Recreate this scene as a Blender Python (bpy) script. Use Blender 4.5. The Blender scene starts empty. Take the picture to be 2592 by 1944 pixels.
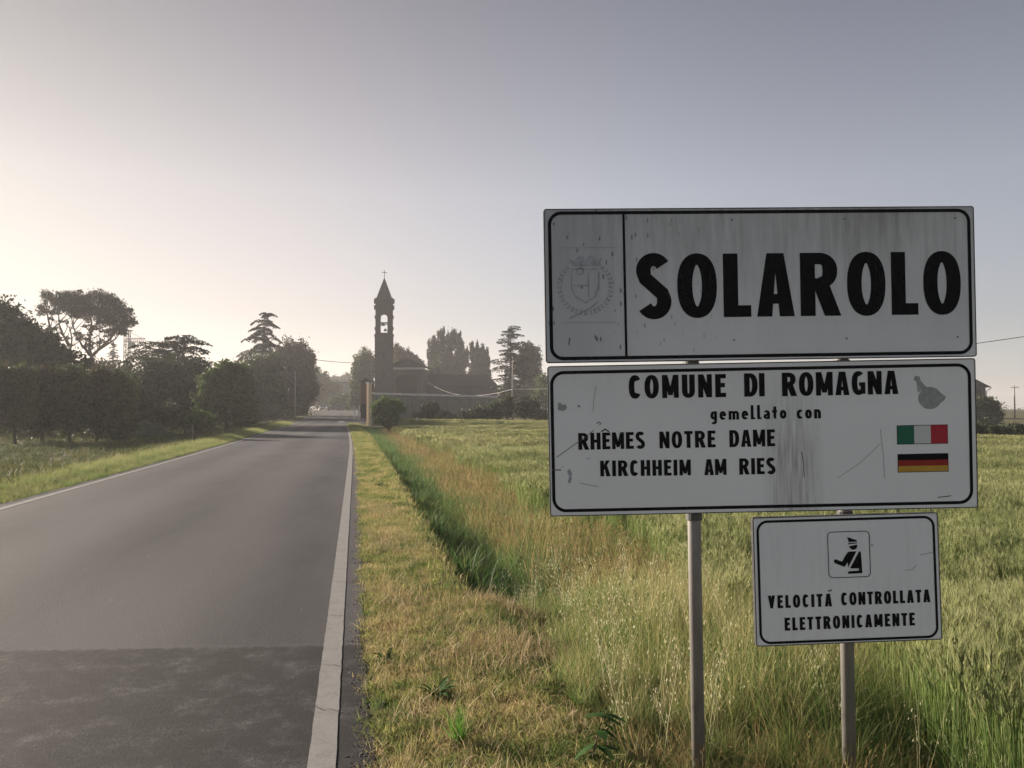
import bpy, bmesh, math, random
import numpy as np
from mathutils import Vector, Matrix, Euler
from mathutils.geometry import delaunay_2d_cdt

random.seed(7)
rng = np.random.default_rng(11)
S = bpy.context.scene
C = S.collection
PI = math.pi

# ------------------------------------------------------------------ camera
EYE = 1.54
FPX = 2100.0
YAW = math.radians(10.65)
PITCH = math.atan(63 / FPX)
cam = bpy.data.cameras.new("camera")
camo = bpy.data.objects.new("camera", cam)
C.objects.link(camo)
cam.sensor_width = 36
cam.lens = FPX / 2592 * 36
cam.clip_start = 0.05
cam.clip_end = 6000
camo.location = (0, 0, EYE)
camo.rotation_euler = (PI / 2 + PITCH, 0, -YAW)
S.camera = camo

# ------------------------------------------------------------------ sky, sun, exposure
SUN_EL = math.radians(16.5)
SUN_AZ = math.radians(-58) + YAW            # clockwise from +Y
w = bpy.data.worlds.new("World")
S.world = w
w.use_nodes = True
nt = w.node_tree
nt.nodes.clear()
N = nt.nodes.new
L = nt.links.new
out = N("ShaderNodeOutputWorld")
bg = N("ShaderNodeBackground")
sky = N("ShaderNodeTexSky")
sky.sky_type = 'NISHITA'
sky.sun_disc = False
sky.sun_elevation = SUN_EL
sky.sun_rotation = SUN_AZ
sky.air_density = 1.0
sky.dust_density = 0.3
sky.ozone_density = 1.2
hs = N("ShaderNodeHueSaturation")
hs.inputs['Saturation'].default_value = 0.36
tint = N("ShaderNodeMix")
tint.data_type = 'RGBA'
tint.blend_type = 'MULTIPLY'
tint.inputs[0].default_value = 1
tint.inputs[7].default_value = (1.02, 0.965, 1.01, 1)
L(sky.outputs[0], hs.inputs['Color'])
L(hs.outputs[0], tint.inputs[6])
# low hazy air: paler and warmer towards the horizon, deeper overhead, the same all the way round
tcw = N("ShaderNodeTexCoord")
sxyz = N("ShaderNodeSeparateXYZ")
grad = N("ShaderNodeValToRGB")
ge = grad.color_ramp.elements
while len(ge) < 5: ge.new(.5)
for i_, (p_, c_) in enumerate(((0.0, (.94, .90, .87)), (.12, (1.00, .95, .915)), (.25, (1.04, 1.01, .99)), (.47, (.69, .685, .70)), (1.0, (.70, .70, .75)))):
    ge[i_].position = p_
    ge[i_].color = tuple(q_ * .75 for q_ in c_) + (1,)
gm = N("ShaderNodeMix")
gm.data_type = 'RGBA'
gm.blend_type = 'MULTIPLY'
gm.inputs[0].default_value = 1
L(tcw.outputs['Generated'], sxyz.inputs[0])
L(sxyz.outputs[2], grad.inputs[0])
L(tint.outputs[2], gm.inputs[6])
L(grad.outputs[0], gm.inputs[7])
# the haze is creamier on the sun's side and bluer away from it
dt = N("ShaderNodeVectorMath")
dt.operation = 'DOT_PRODUCT'
dt.inputs[1].default_value = (math.sin(SUN_AZ) * math.cos(SUN_EL), math.cos(SUN_AZ) * math.cos(SUN_EL), math.sin(SUN_EL))
warm = N("ShaderNodeValToRGB")
we = warm.color_ramp.elements
while len(we) < 4: we.new(.5)
for i_, (p_, c_) in enumerate(((0.0, (.85, .93, .985)), (.45, (.95, .99, 1.01)), (.75, (1.02, .955, .88)), (1.0, (.97, .91, .75)))):
    we[i_].position = p_
    we[i_].color = tuple(q_ * .8 for q_ in c_) + (1,)
wm = N("ShaderNodeMix")
wm.data_type = 'RGBA'
wm.blend_type = 'MULTIPLY'
wm.inputs[0].default_value = 1
L(tcw.outputs['Generated'], dt.inputs[0])
L(dt.outputs['Value'], warm.inputs[0])
L(gm.outputs[2], wm.inputs[6])
L(warm.outputs[0], wm.inputs[7])
L(wm.outputs[2], bg.inputs['Color'])
bg.inputs['Strength'].default_value = 0.092
L(bg.outputs[0], out.inputs['Surface'])

sl = bpy.data.lights.new("sun", 'SUN')
sl.energy = 5.0
sl.angle = math.radians(1.5)
sl.color = (1.0, 0.87, 0.73)
so = bpy.data.objects.new("sun", sl)
C.objects.link(so)
sd = Vector((math.sin(SUN_AZ) * math.cos(SUN_EL), math.cos(SUN_AZ) * math.cos(SUN_EL), math.sin(SUN_EL)))
so.rotation_euler = sd.to_track_quat('Z', 'Y').to_euler()
so.location = (-20, 30, 30)

S.view_settings.view_transform = 'Standard'
S.view_settings.look = 'None'
S.view_settings.exposure = 1.16
S.view_settings.gamma = 1.0
S.cycles.max_bounces = 8
S.cycles.transparent_max_bounces = 8
S.cycles.use_denoising = True

# ------------------------------------------------------------------ helpers
def W(X, Y, Z=None):
    """camera-yaw frame (X right, Y ahead, Z above the eye) -> world"""
    c, s = math.cos(YAW), math.sin(YAW)
    x, y = X * c + Y * s, -X * s + Y * c
    return Vector((x, y, (Z if Z is not None else -EYE) + EYE))

def ray(px, py, D):
    """point seen at photo pixel px,py whose distance ahead is D metres"""
    x, y = (px - 1296) / FPX, (972 - py) / FPX
    fy = math.cos(PITCH) - y * math.sin(PITCH)
    z = math.sin(PITCH) + y * math.cos(PITCH)
    k = D / fy
    return W(x * k, D, z * k)

def tag(o, label=None, cat=None, group=None, kind=None):
    if label: o['label'] = label
    if cat: o['category'] = cat
    if group: o['group'] = group
    if kind: o['kind'] = kind
    return o

def empty(name, loc, label=None, cat=None, group=None, rot=(0, 0, 0)):
    o = bpy.data.objects.new(name, None)
    C.objects.link(o)
    o.location = loc
    o.rotation_euler = rot
    o.empty_display_size = 0.2
    return tag(o, label, cat, group)

def link(name, me, mat=None, parent=None, world=True):
    o = bpy.data.objects.new(name, me)
    C.objects.link(o)
    if mat is not None and len(me.materials) == 0:
        me.materials.append(mat)
    if parent is not None:
        o.parent = parent
    return o

def np_mesh(name, V, F, smooth=False):
    """V (n,3), F (m,k) constant face size"""
    V = np.ascontiguousarray(V, dtype=np.float32)
    F = np.ascontiguousarray(F, dtype=np.int32)
    me = bpy.data.meshes.new(name)
    n, (m, k) = len(V), F.shape
    me.vertices.add(n)
    me.vertices.foreach_set('co', V.ravel())
    me.loops.add(m * k)
    me.loops.foreach_set('vertex_index', F.ravel())
    me.polygons.add(m)
    me.polygons.foreach_set('loop_start', np.arange(0, m * k, k, dtype=np.int32))
    me.polygons.foreach_set('loop_total', np.full(m, k, dtype=np.int32))
    if smooth:
        me.polygons.foreach_set('use_smooth', np.ones(m, dtype=bool))
    me.update(calc_edges=True)
    return me

def fattr(me, name, vals, dom='POINT'):
    a = me.attributes.new(name, 'FLOAT', dom)
    a.data.foreach_set('value', np.ascontiguousarray(vals, dtype=np.float32))

class MB:
    def __init__(s): s.v, s.f = [], []
    def add(s, v, f):
        b = len(s.v)
        s.v += [tuple(p) for p in v]
        s.f += [tuple(b + i for i in q) for q in f]
    def box(s, c, d, M=None):
        x, y, z = d[0] / 2, d[1] / 2, d[2] / 2
        v = [Vector(((i & 1) * 2 - 1, ((i >> 1) & 1) * 2 - 1, ((i >> 2) & 1) * 2 - 1)) for i in range(8)]
        v = [Vector((p.x * x, p.y * y, p.z * z)) for p in v]
        if M is not None: v = [M @ p for p in v]
        c = Vector(c)
        s.add([p + c for p in v], [(0, 2, 3, 1), (4, 5, 7, 6), (0, 1, 5, 4), (2, 6, 7, 3), (0, 4, 6, 2), (1, 3, 7, 5)])
    def bar(s, a, b, wd, th=None):
        a, b = Vector(a), Vector(b)
        th = th or wd
        d = (b - a)
        q = d.to_track_quat('Z', 'Y').to_matrix()
        s.box((a + b) / 2, (wd, th, d.length), q)
    def tube(s, pts, rad, n=8, cap=True):
        pts = [Vector(p) for p in pts]
        if not hasattr(rad, '__len__'): rad = [rad] * len(pts)
        rings = []
        for i, p in enumerate(pts):
            d = (pts[min(i + 1, len(pts) - 1)] - pts[max(i - 1, 0)]).normalized()
            up = Vector((0, 1, 0)) if abs(d.z) > .8 else Vector((0, 0, 1))
            x = d.cross(up).normalized(); y = d.cross(x)
            rings.append([p + (x * math.cos(2 * PI * k / n) + y * math.sin(2 * PI * k / n)) * rad[i] for k in range(n)])
        v = [q for r in rings for q in r]
        f = [(i * n + k, i * n + (k + 1) % n, (i + 1) * n + (k + 1) % n, (i + 1) * n + k) for i in range(len(pts) - 1) for k in range(n)]
        if cap:
            f.append(tuple(range(n))[::-1]); f.append(tuple((len(pts) - 1) * n + k for k in range(n)))
        s.add(v, f)
    def prism(s, poly, axis_vec, M=None):
        """poly: list of 3-D points, extruded by axis_vec"""
        n = len(poly); a = Vector(axis_vec)
        p = [Vector(q) for q in poly]
        v = p + [q + a for q in p]
        f = [tuple(range(n))[::-1], tuple(range(n, 2 * n))] + [(i, (i + 1) % n, n + (i + 1) % n, n + i) for i in range(n)]
        if M is not None: v = [M @ q for q in v]
        s.add(v, f)
    def build(s, name, mat, parent=None, smooth=False, bevel=0):
        me = bpy.data.meshes.new(name)
        me.from_pydata([tuple(p) for p in s.v], [], s.f)
        bm = bmesh.new(); bm.from_mesh(me)
        bmesh.ops.recalc_face_normals(bm, faces=bm.faces)
        if bevel:
            bmesh.ops.bevel(bm, geom=list(bm.edges), offset=bevel, segments=1, affect='EDGES')
        bm.to_mesh(me); bm.free()
        if smooth:
            for p in me.polygons: p.use_smooth = True
        return link(name, me, mat, parent)

# ------------------------------------------------------------------ materials
def nodes(name):
    m = bpy.data.materials.new(name)
    m.use_nodes = True
    t = m.node_tree
    t.nodes.clear()
    return m, t

def ramp(t, stops):
    r = t.nodes.new('ShaderNodeValToRGB')
    e = r.color_ramp.elements
    while len(e) < len(stops): e.new(0.5)
    for i, (p, c) in enumerate(stops):
        e[i].position = p
        e[i].color = tuple(c) + (1,) if len(c) == 3 else c
    return r

def noise(t, vec, scale, detail=3, rough=.55, stretch=None):
    n = t.nodes.new('ShaderNodeTexNoise')
    n.inputs['Scale'].default_value = scale
    n.inputs['Detail'].default_value = detail
    n.inputs['Roughness'].default_value = rough
    if stretch:
        mp = t.nodes.new('ShaderNodeMapping')
        mp.inputs['Scale'].default_value = stretch
        t.links.new(vec, mp.inputs[0]); vec = mp.outputs[0]
    t.links.new(vec, n.inputs['Vector'])
    return n.outputs[0]

def mth(t, op, a, b=None, c=None, clamp=False):
    n = t.nodes.new('ShaderNodeMath')
    n.operation = op
    n.use_clamp = clamp
    for i, x in enumerate((a, b, c)):
        if x is None: continue
        if isinstance(x, (int, float)): n.inputs[i].default_value = x
        else: t.links.new(x, n.inputs[i])
    return n.outputs[0]

def mixc(t, fac, a, b, mode='MIX'):
    n = t.nodes.new('ShaderNodeMix')
    n.data_type = 'RGBA'
    n.blend_type = mode
    for i, x in ((0, fac), (6, a), (7, b)):
        if isinstance(x, (int, float)): n.inputs[i].default_value = x
        elif isinstance(x, tuple): n.inputs[i].default_value = x + (1,)
        else: t.links.new(x, n.inputs[i])
    return n.outputs[2]

def finish(t, m, color, rough=.8, spec=.3, bump=None, bs=.3, metal=0, transl=0, bd=.01):
    b = t.nodes.new('ShaderNodeBsdfPrincipled')
    o = t.nodes.new('ShaderNodeOutputMaterial')
    if isinstance(color, tuple): b.inputs['Base Color'].default_value = color + (1,)
    else: t.links.new(color, b.inputs['Base Color'])
    if isinstance(rough, (int, float)): b.inputs['Roughness'].default_value = rough
    else: t.links.new(rough, b.inputs['Roughness'])
    b.inputs['Specular IOR Level'].default_value = spec
    b.inputs['Metallic'].default_value = metal
    if bump is not None:
        n = t.nodes.new('ShaderNodeBump')
        n.inputs['Strength'].default_value = bs
        n.inputs['Distance'].default_value = bd
        t.links.new(bump, n.inputs['Height'])
        t.links.new(n.outputs[0], b.inputs['Normal'])
    if transl:
        tr = t.nodes.new('ShaderNodeBsdfTranslucent')
        if isinstance(color, tuple): tr.inputs[0].default_value = color + (1,)
        else: t.links.new(color, tr.inputs[0])
        mx = t.nodes.new('ShaderNodeMixShader')
        mx.inputs[0].default_value = transl
        t.links.new(b.outputs[0], mx.inputs[1]); t.links.new(tr.outputs[0], mx.inputs[2])
        t.links.new(mx.outputs[0], o.inputs['Surface'])
    else:
        t.links.new(b.outputs[0], o.inputs['Surface'])
    return m

def coord(t, kind='Position'):
    if kind == 'Position':
        return t.nodes.new('ShaderNodeNewGeometry').outputs['Position']
    return t.nodes.new('ShaderNodeTexCoord').outputs[kind]

def simple(name, col, rough=.7, spec=.3, var=.25, scale=6, metal=0, kind='Object', stretch=None, bs=.15):
    m, t = nodes(name)
    n = noise(t, coord(t, kind), scale, 4, .6, stretch)
    r = ramp(t, [(.25, tuple(c * (1 - var) for c in col)), (.75, tuple(min(1, c * (1 + var)) for c in col))])
    t.links.new(n, r.inputs[0])
    return finish(t, m, r.outputs[0], rough, spec, n, bs, metal)

def leaf_mat(name, cols, patch=.25, transl=.35, rough=.6, pscale=.35, spec=.2):
    """cols: dark -> light ramp; picked by the blade's own tint and by broad world-space patches"""
    m, t = nodes(name)
    a = t.nodes.new('ShaderNodeAttribute'); a.attribute_name = 'tint'
    n = noise(t, coord(t), pscale, 3, .6)
    oi = t.nodes.new('ShaderNodeObjectInfo')
    x = mth(t, 'MULTIPLY', mth(t, 'SUBTRACT', n, .5), patch * 4)
    y = mth(t, 'MULTIPLY', mth(t, 'SUBTRACT', oi.outputs['Random'], .5), .25)
    f = mth(t, 'ADD', mth(t, 'ADD', a.outputs['Fac'], x), y, clamp=True)
    k = len(cols)
    r = ramp(t, [(i / (k - 1), c) for i, c in enumerate(cols)])
    t.links.new(f, r.inputs[0])
    return finish(t, m, r.outputs[0], rough, spec, transl=transl)

# ------------------------------------------------------------------ terrain shape
def sstep(x, a, b):
    t = np.clip((x - a) / (b - a), 0, 1)
    return t * t * (3 - 2 * t)

def road_off(v):
    v = np.asarray(v, float)
    return -.0150 * (np.sqrt((v - 36) ** 2 + 90) + (v - 36)) / 2 + .0150 * (np.sqrt(36 ** 2 + 90) - 36) / 2

def road_z(v):
    v = np.asarray(v, float)
    return 1.12 * sstep(v, 78, 205)

def wob(x, y, s, seed=0):
    return (np.sin(x * s * 1.3 + y * s * .7 + seed) + np.sin(x * s * .53 - y * s * 1.1 + 1.7 * seed) + np.sin(y * s * 1.9 + x * s * .4 + 2.3 * seed)) / 3

def ground_z(u, v):
    u = np.asarray(u, float); v = np.asarray(v, float)
    zr = road_z(v)
    d = u - road_off(v)
    # right-hand side: verge, ditch, field
    verge = -.02 + .012 * wob(u, v, 5)
    near = -.02 - .20 * sstep(d, .95, 1.7) - .28 * sstep(d, 2.2, 3.6)
    far = -.02 - .60 * sstep(d, .76, 1.34) + .10 * sstep(d, 1.62, 2.25)
    k = sstep(v, 6.7, 7.5)
    k2 = 1 - sstep(v, 62, 72)
    far = far * k2 + (-.02 - .1 * sstep(d, .8, 4)) * (1 - k2)
    right = near * (1 - k) + far * k + .03 * wob(u, v, .9, 2) * sstep(d, .8, 2.5)
    # left-hand side: low grassed edge, then field a little below the road
    e = -5.62 - d
    left = -.03 + .10 * sstep(e, .1, .7) - .42 * sstep(e, 1.1, 4.0) + .05 * wob(u, v, .35, 4) * sstep(e, 1.5, 5)
    z = np.where(d > 0.03, np.minimum(verge, right), np.where(d < -5.62, left, -.035))
    return z + zr * (1 - .0 * d)

def gz(u, v):
    return float(ground_z(u, v))

# ground sheet
def axis(parts):
    out = []
    for a, b, n in parts:
        out += list(np.linspace(a, b, n, endpoint=False))
    return np.array(out + [parts[-1][1]])
ux = axis([(-1600, -200, 10), (-200, -40, 24), (-40, -8, 44), (-8, -4.8, 18), (-4.8, -.4, 8), (-.4, 4.5, 64), (4.5, 20, 36), (20, 80, 30), (80, 300, 12), (300, 1600, 6)])
vy = axis([(-60, -2, 12), (-2, 14, 70), (14, 40, 60), (40, 110, 60), (110, 260, 30), (260, 1600, 14)])
U, V_ = np.meshgrid(ux, vy)
# grid columns follow the bend of the road so that edges stay clean
Ub = U + road_off(np.clip(V_, -60, 260)) * np.exp(-(U / 60.) ** 2)
Zg = ground_z(Ub, V_)
Vt = np.stack([Ub, V_, Zg], -1).reshape(-1, 3)
nu, nv = len(ux), len(vy)
ii, jj = np.meshgrid(np.arange(nu - 1), np.arange(nv - 1))
b0 = (jj * nu + ii).ravel()
Fq = np.stack([b0, b0 + 1, b0 + nu + 1, b0 + nu], -1)
m, t = nodes("soil_and_grass")
P = coord(t)
n1 = noise(t, P, .5, 5, .6)
n2 = noise(t, P, 9, 4, .65)
n3 = noise(t, P, .05, 3, .5)
r1 = ramp(t, [(.3, (.075, .085, .035)), (.5, (.13, .12, .055)), (.7, (.19, .15, .085))])
def L_(a, b): b.id_data.links.new(a, b)
L_(n1, r1.inputs[0])
r2 = ramp(t, [(.3, (.55, .55, .55)), (.7, (1.15, 1.15, 1.15))])
L_(n2, r2.inputs[0])
c = mixc(t, 1.0, r1.outputs[0], r2.outputs[0], 'MULTIPLY')
c = mixc(t, mth(t, 'MULTIPLY', n3, .6), c, (.10, .12, .045))
GROUND = finish(t, m, c, .95, .1, n2, .6, bd=.03)
gme = np_mesh("ground", Vt, Fq, True)
tag(link("ground", gme, GROUND), kind='structure')

# ------------------------------------------------------------------ road
def strip(name, lo, hi, v0, v1, step, dz, mat, wav=0, seed=0, kind='structure', parent=None, nx=1):
    vs = np.arange(v0, v1 + step * .5, step)
    rows = []
    r = np.random.default_rng(seed)
    for v in vs:
        o = float(road_off(v)); z = float(road_z(v)) + dz
        l = lo(v) if callable(lo) else lo
        h = hi(v) if callable(hi) else hi
        if wav:
            l += r.normal(0, wav); h += r.normal(0, wav)
        for k in range(nx + 1):
            rows.append((o + l + (h - l) * k / nx, v, z))
    n = len(vs); w_ = nx + 1
    F = [(i * w_ + k, i * w_ + k + 1, (i + 1) * w_ + k + 1, (i + 1) * w_ + k) for i in range(n - 1) for k in range(nx)]
    o = link(name, np_mesh(name, np.array(rows), np.array(F)), mat, parent)
    if kind: o['kind'] = kind
    return o

m, t = nodes("asphalt")
P = coord(t)
sp = t.nodes.new('ShaderNodeSeparateXYZ'); L_(P, sp.inputs[0])
fine = noise(t, P, 85, 5, .85)
mid = noise(t, P, 14, 5, .65)
big = noise(t, P, 1.0, 4, .6, (.55, .12, 1))
blot = noise(t, P, 3.6, 7, .78)
base = ramp(t, [(.35, (.038, .036, .040)), (.65, (.080, .076, .080))]); L_(big, base.inputs[0])
rf = ramp(t, [(.40, (.30, .30, .30)), (.5, (.85, .85, .85)), (.60, (2.2, 2.17, 2.15))]); L_(fine, rf.inputs[0])
rm = ramp(t, [(.35, (.78, .78, .78)), (.65, (1.2, 1.2, 1.2))]); L_(noise(t, P, 60, 5, .75), rm.inputs[0])
col = mixc(t, .85, mixc(t, 1, base.outputs[0], rm.outputs[0], 'MULTIPLY'), rf.outputs[0], 'MULTIPLY')
# wheel tracks polished slightly paler
wx = mth(t, 'SINE', mth(t, 'MULTIPLY', mth(t, 'ADD', sp.outputs[0], .1), 3.3))
col = mixc(t, mth(t, 'MULTIPLY', mth(t, 'ADD', mth(t, 'MULTIPLY', wx, mth(t, 'ADD', .5, noise(t, P, .8, 3, .6, (1, .2, 1)))), 1), .26), col, (.108, .103, .106))
# older, darker and coarser patch of surfacing this side of the transverse seam
edge = mth(t, 'ADD', mth(t, 'ADD', sp.outputs[1], mth(t, 'MULTIPLY', sp.outputs[0], .133)), mth(t, 'MULTIPLY', mth(t, 'SUBTRACT', mid, .5), .22))
near = mth(t, 'SUBTRACT', 1, mth(t, 'SMOOTH_MIN', mth(t, 'MULTIPLY', mth(t, 'SUBTRACT', edge, 5.52), 22, clamp=True), 1, .01), clamp=True)
bl = ramp(t, [(.35, (.014, .0125, .0125)), (.48, (.018, .0165, .017)), (.56, (.036, .034, .035)), (.66, (.085, .081, .082))]); L_(blot, bl.inputs[0])
old = mixc(t, .9, bl.outputs[0], rf.outputs[0], 'MULTIPLY')
col = mixc(t, near, col, old)
# seam of pale crushed binder
sm = mth(t, 'SUBTRACT', 1, mth(t, 'MULTIPLY', mth(t, 'ABSOLUTE', mth(t, 'SUBTRACT', edge, 5.58)), 22), clamp=True)
sm = mth(t, 'MULTIPLY', sm, mth(t, 'MULTIPLY', mth(t, 'SUBTRACT', blot, .30), 1.6, clamp=True))
col = mixc(t, mth(t, 'MULTIPLY', sm, .7), col, (.12, .112, .108))
# scattered pale scuffs
sc = noise(t, P, 7, 2, .4, (3.0, .9, 1))
scf = mth(t, 'MULTIPLY', mth(t, 'SUBTRACT', sc, .73), 9, clamp=True)
col = mixc(t, mth(t, 'MULTIPLY', scf, .6), col, (.22, .21, .20))
vc = t.nodes.new('ShaderNodeTexVoronoi'); vc.feature = 'DISTANCE_TO_EDGE'; vc.inputs['Scale'].default_value = 1.1
wv = t.nodes.new('ShaderNodeVectorMath'); wv.operation = 'ADD'
nv_ = t.nodes.new('ShaderNodeTexNoise'); nv_.inputs['Scale'].default_value = 2.2; nv_.inputs['Detail'].default_value = 4
L_(P, nv_.inputs['Vector']); L_(P, wv.inputs[0]); L_(nv_.outputs['Color'], wv.inputs[1]); L_(wv.outputs[0], vc.inputs['Vector'])
ck = mth(t, 'MULTIPLY', mth(t, 'SUBTRACT', .0045, vc.outputs['Distance']), 260, clamp=True)
ck = mth(t, 'MULTIPLY', ck, mth(t, 'MULTIPLY', mth(t, 'SUBTRACT', noise(t, P, .55, 3), .52), 9, clamp=True))
col = mixc(t, mth(t, 'MULTIPLY', ck, .75), col, (.016, .014, .014))
hgt = mth(t, 'ADD', fine, mth(t, 'MULTIPLY', mid, .5))
rg = mth(t, 'ADD', .72, mth(t, 'MULTIPLY', mid, .18))
ASPH = finish(t, m, col, rg, .22, hgt, .9, bd=.008)

def left_edge(v): return -5.60 + .03 * math.sin(v * .7) + .02 * math.sin(v * 2.9)
def right_edge(v):
    widen = float(sstep(v, 84, 100)) * 4.5
    return .065 + .018 * math.sin(v * 1.9) + .012 * math.sin(v * 5.3) + widen
strip("road", left_edge, right_edge, -12, 330, .25, 0, ASPH, .006, 3, nx=3)
strip("road_edge_crumble", lambda v: right_edge(v) - .03, lambda v: right_edge(v) + .035 + .03 * abs(math.sin(v * 3.1)), -4, 84, .12, -.012,
      simple("edge_gravel", (.13, .105, .09), .9, .2, .5, 60, kind='Generated'), .02, 5)

m, t = nodes("road_paint")
P = coord(t)
wn = noise(t, P, 90, 4, .75); wb = noise(t, P, 7, 4, .6)
f = mth(t, 'ADD', mth(t, 'MULTIPLY', wn, .75), mth(t, 'MULTIPLY', wb, .35))
pr = ramp(t, [(.36, (.07, .067, .065)), (.43, (.19, .185, .18)), (.62, (.27, .26, .25))]); L_(f, pr.inputs[0])
PAINT = finish(t, m, pr.outputs[0], .7, .3, wn, .4, bd=.003)
strip("edge_line_right", -.196, -.076, -6, 79, .1, .004, PAINT, .0012, 8)
strip("edge_line_left", -5.42, -5.30, -6, 118, .2, .004, PAINT, .0015, 9)
cz = strip("road_marking", -1.1, -.35, 93, 102, .5, .004, PAINT, .02, 10)

# thin cracks across the right edge line
CR = simple("crack_tar", (.03, .028, .027), .9, .1, .2, 30)
def crack(pts, wd):
    mb = MB()
    for a, b in zip(pts[:-1], pts[1:]):
        a, b = Vector(a), Vector(b)
        n_ = Vector((-(b - a).y, (b - a).x)).normalized() * wd / 2
        mb.add([(a.x - n_.x, a.y - n_.y, .0075), (b.x - n_.x, b.y - n_.y, .0075), (b.x + n_.x, b.y + n_.y, .0075), (a.x + n_.x, a.y + n_.y, .0075)], [(0, 1, 2, 3)])
    o = mb.build("road_crack", CR); o['kind'] = 'structure'
for v0, seed in ((5.15, 1), (6.35, 2), (7.6, 3), (4.45, 4), (9.2, 5)):
    r = random.Random(seed)
    x, y = -.20, v0; p = [(x, y)]
    while x < .05:
        x += r.uniform(.012, .03); y += r.uniform(-.035, .02); p.append((x, y))
    crack(p, .0035)

# ------------------------------------------------------------------ flat shapes and lettering
def union_mesh(polys, z0=0.0):
    """union of overlapping 2-D polygons as one flat triangulated mesh (no doubled faces)"""
    verts, faces = [], []
    for p in polys:
        b = len(verts)
        ar = sum(p[i][0] * p[(i + 1) % len(p)][1] - p[(i + 1) % len(p)][0] * p[i][1] for i in range(len(p)))
        q = p if ar > 0 else p[::-1]
        verts += [Vector((a, c_)) for a, c_ in q]
        faces.append(list(range(b, b + len(q))))
    vo, eo, fo, ov, oe, of = delaunay_2d_cdt(verts, [], faces, 1, 1e-6)
    F = [f for f, s_ in zip(fo, of) if len(s_)]
    return [(p.x, z0, p.y) for p in vo], F

def para(x0, y0, x1, y1, wd):
    return [(x0 - wd / 2, y0), (x0 + wd / 2, y0), (x1 + wd / 2, y1), (x1 - wd / 2, y1)]
def rect(x0, y0, x1, y1): return [(x0, y0), (x1, y0), (x1, y1), (x0, y1)]
def stroke(pts, sx, sy=None):
    """ribbon along pts; sx thickness where the path is vertical, sy where horizontal"""
    sy = sy or sx
    L1, R1 = [], []
    n = len(pts)
    closed = n > 4 and math.hypot(pts[0][0] - pts[-1][0], pts[0][1] - pts[-1][1]) < 1e-6
    for i, p in enumerate(pts):
        a, b = pts[max(i - 1, 0)], pts[min(i + 1, n - 1)]
        if closed and i in (0, n - 1): a, b = pts[n - 2], pts[1]
        dx, dy = b[0] - a[0], b[1] - a[1]
        l = math.hypot(dx, dy) or 1
        nx_, ny_ = -dy / l, dx / l
        th = 1 / math.sqrt((nx_ / sx) ** 2 + (ny_ / sy) ** 2) / 2
        L1.append((p[0] + nx_ * th, p[1] + ny_ * th)); R1.append((p[0] - nx_ * th, p[1] - ny_ * th))
    return [[L1[i], L1[i + 1], R1[i + 1], R1[i]] for i in range(n - 1)]
def earc(cx, cy, rx, ry, a0, a1, n=18, e=2.25):
    o = []
    for i in range(n + 1):
        a = math.radians(a0 + (a1 - a0) * i / n)
        c_, s_ = math.cos(a), math.sin(a)
        o.append((cx + rx * math.copysign(abs(c_) ** (2 / e), c_), cy + ry * math.copysign(abs(s_) ** (2 / e), s_)))
    return o
def ring(x0, y0, x1, y1, sx, sy, a0=0, a1=360, n=36, e=2.25):
    return stroke(earc((x0 + x1) / 2, (y0 + y1) / 2, (x1 - x0 - sx) / 2, (y1 - y0 - sy) / 2, a0, a1, n, e), sx, sy)

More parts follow.
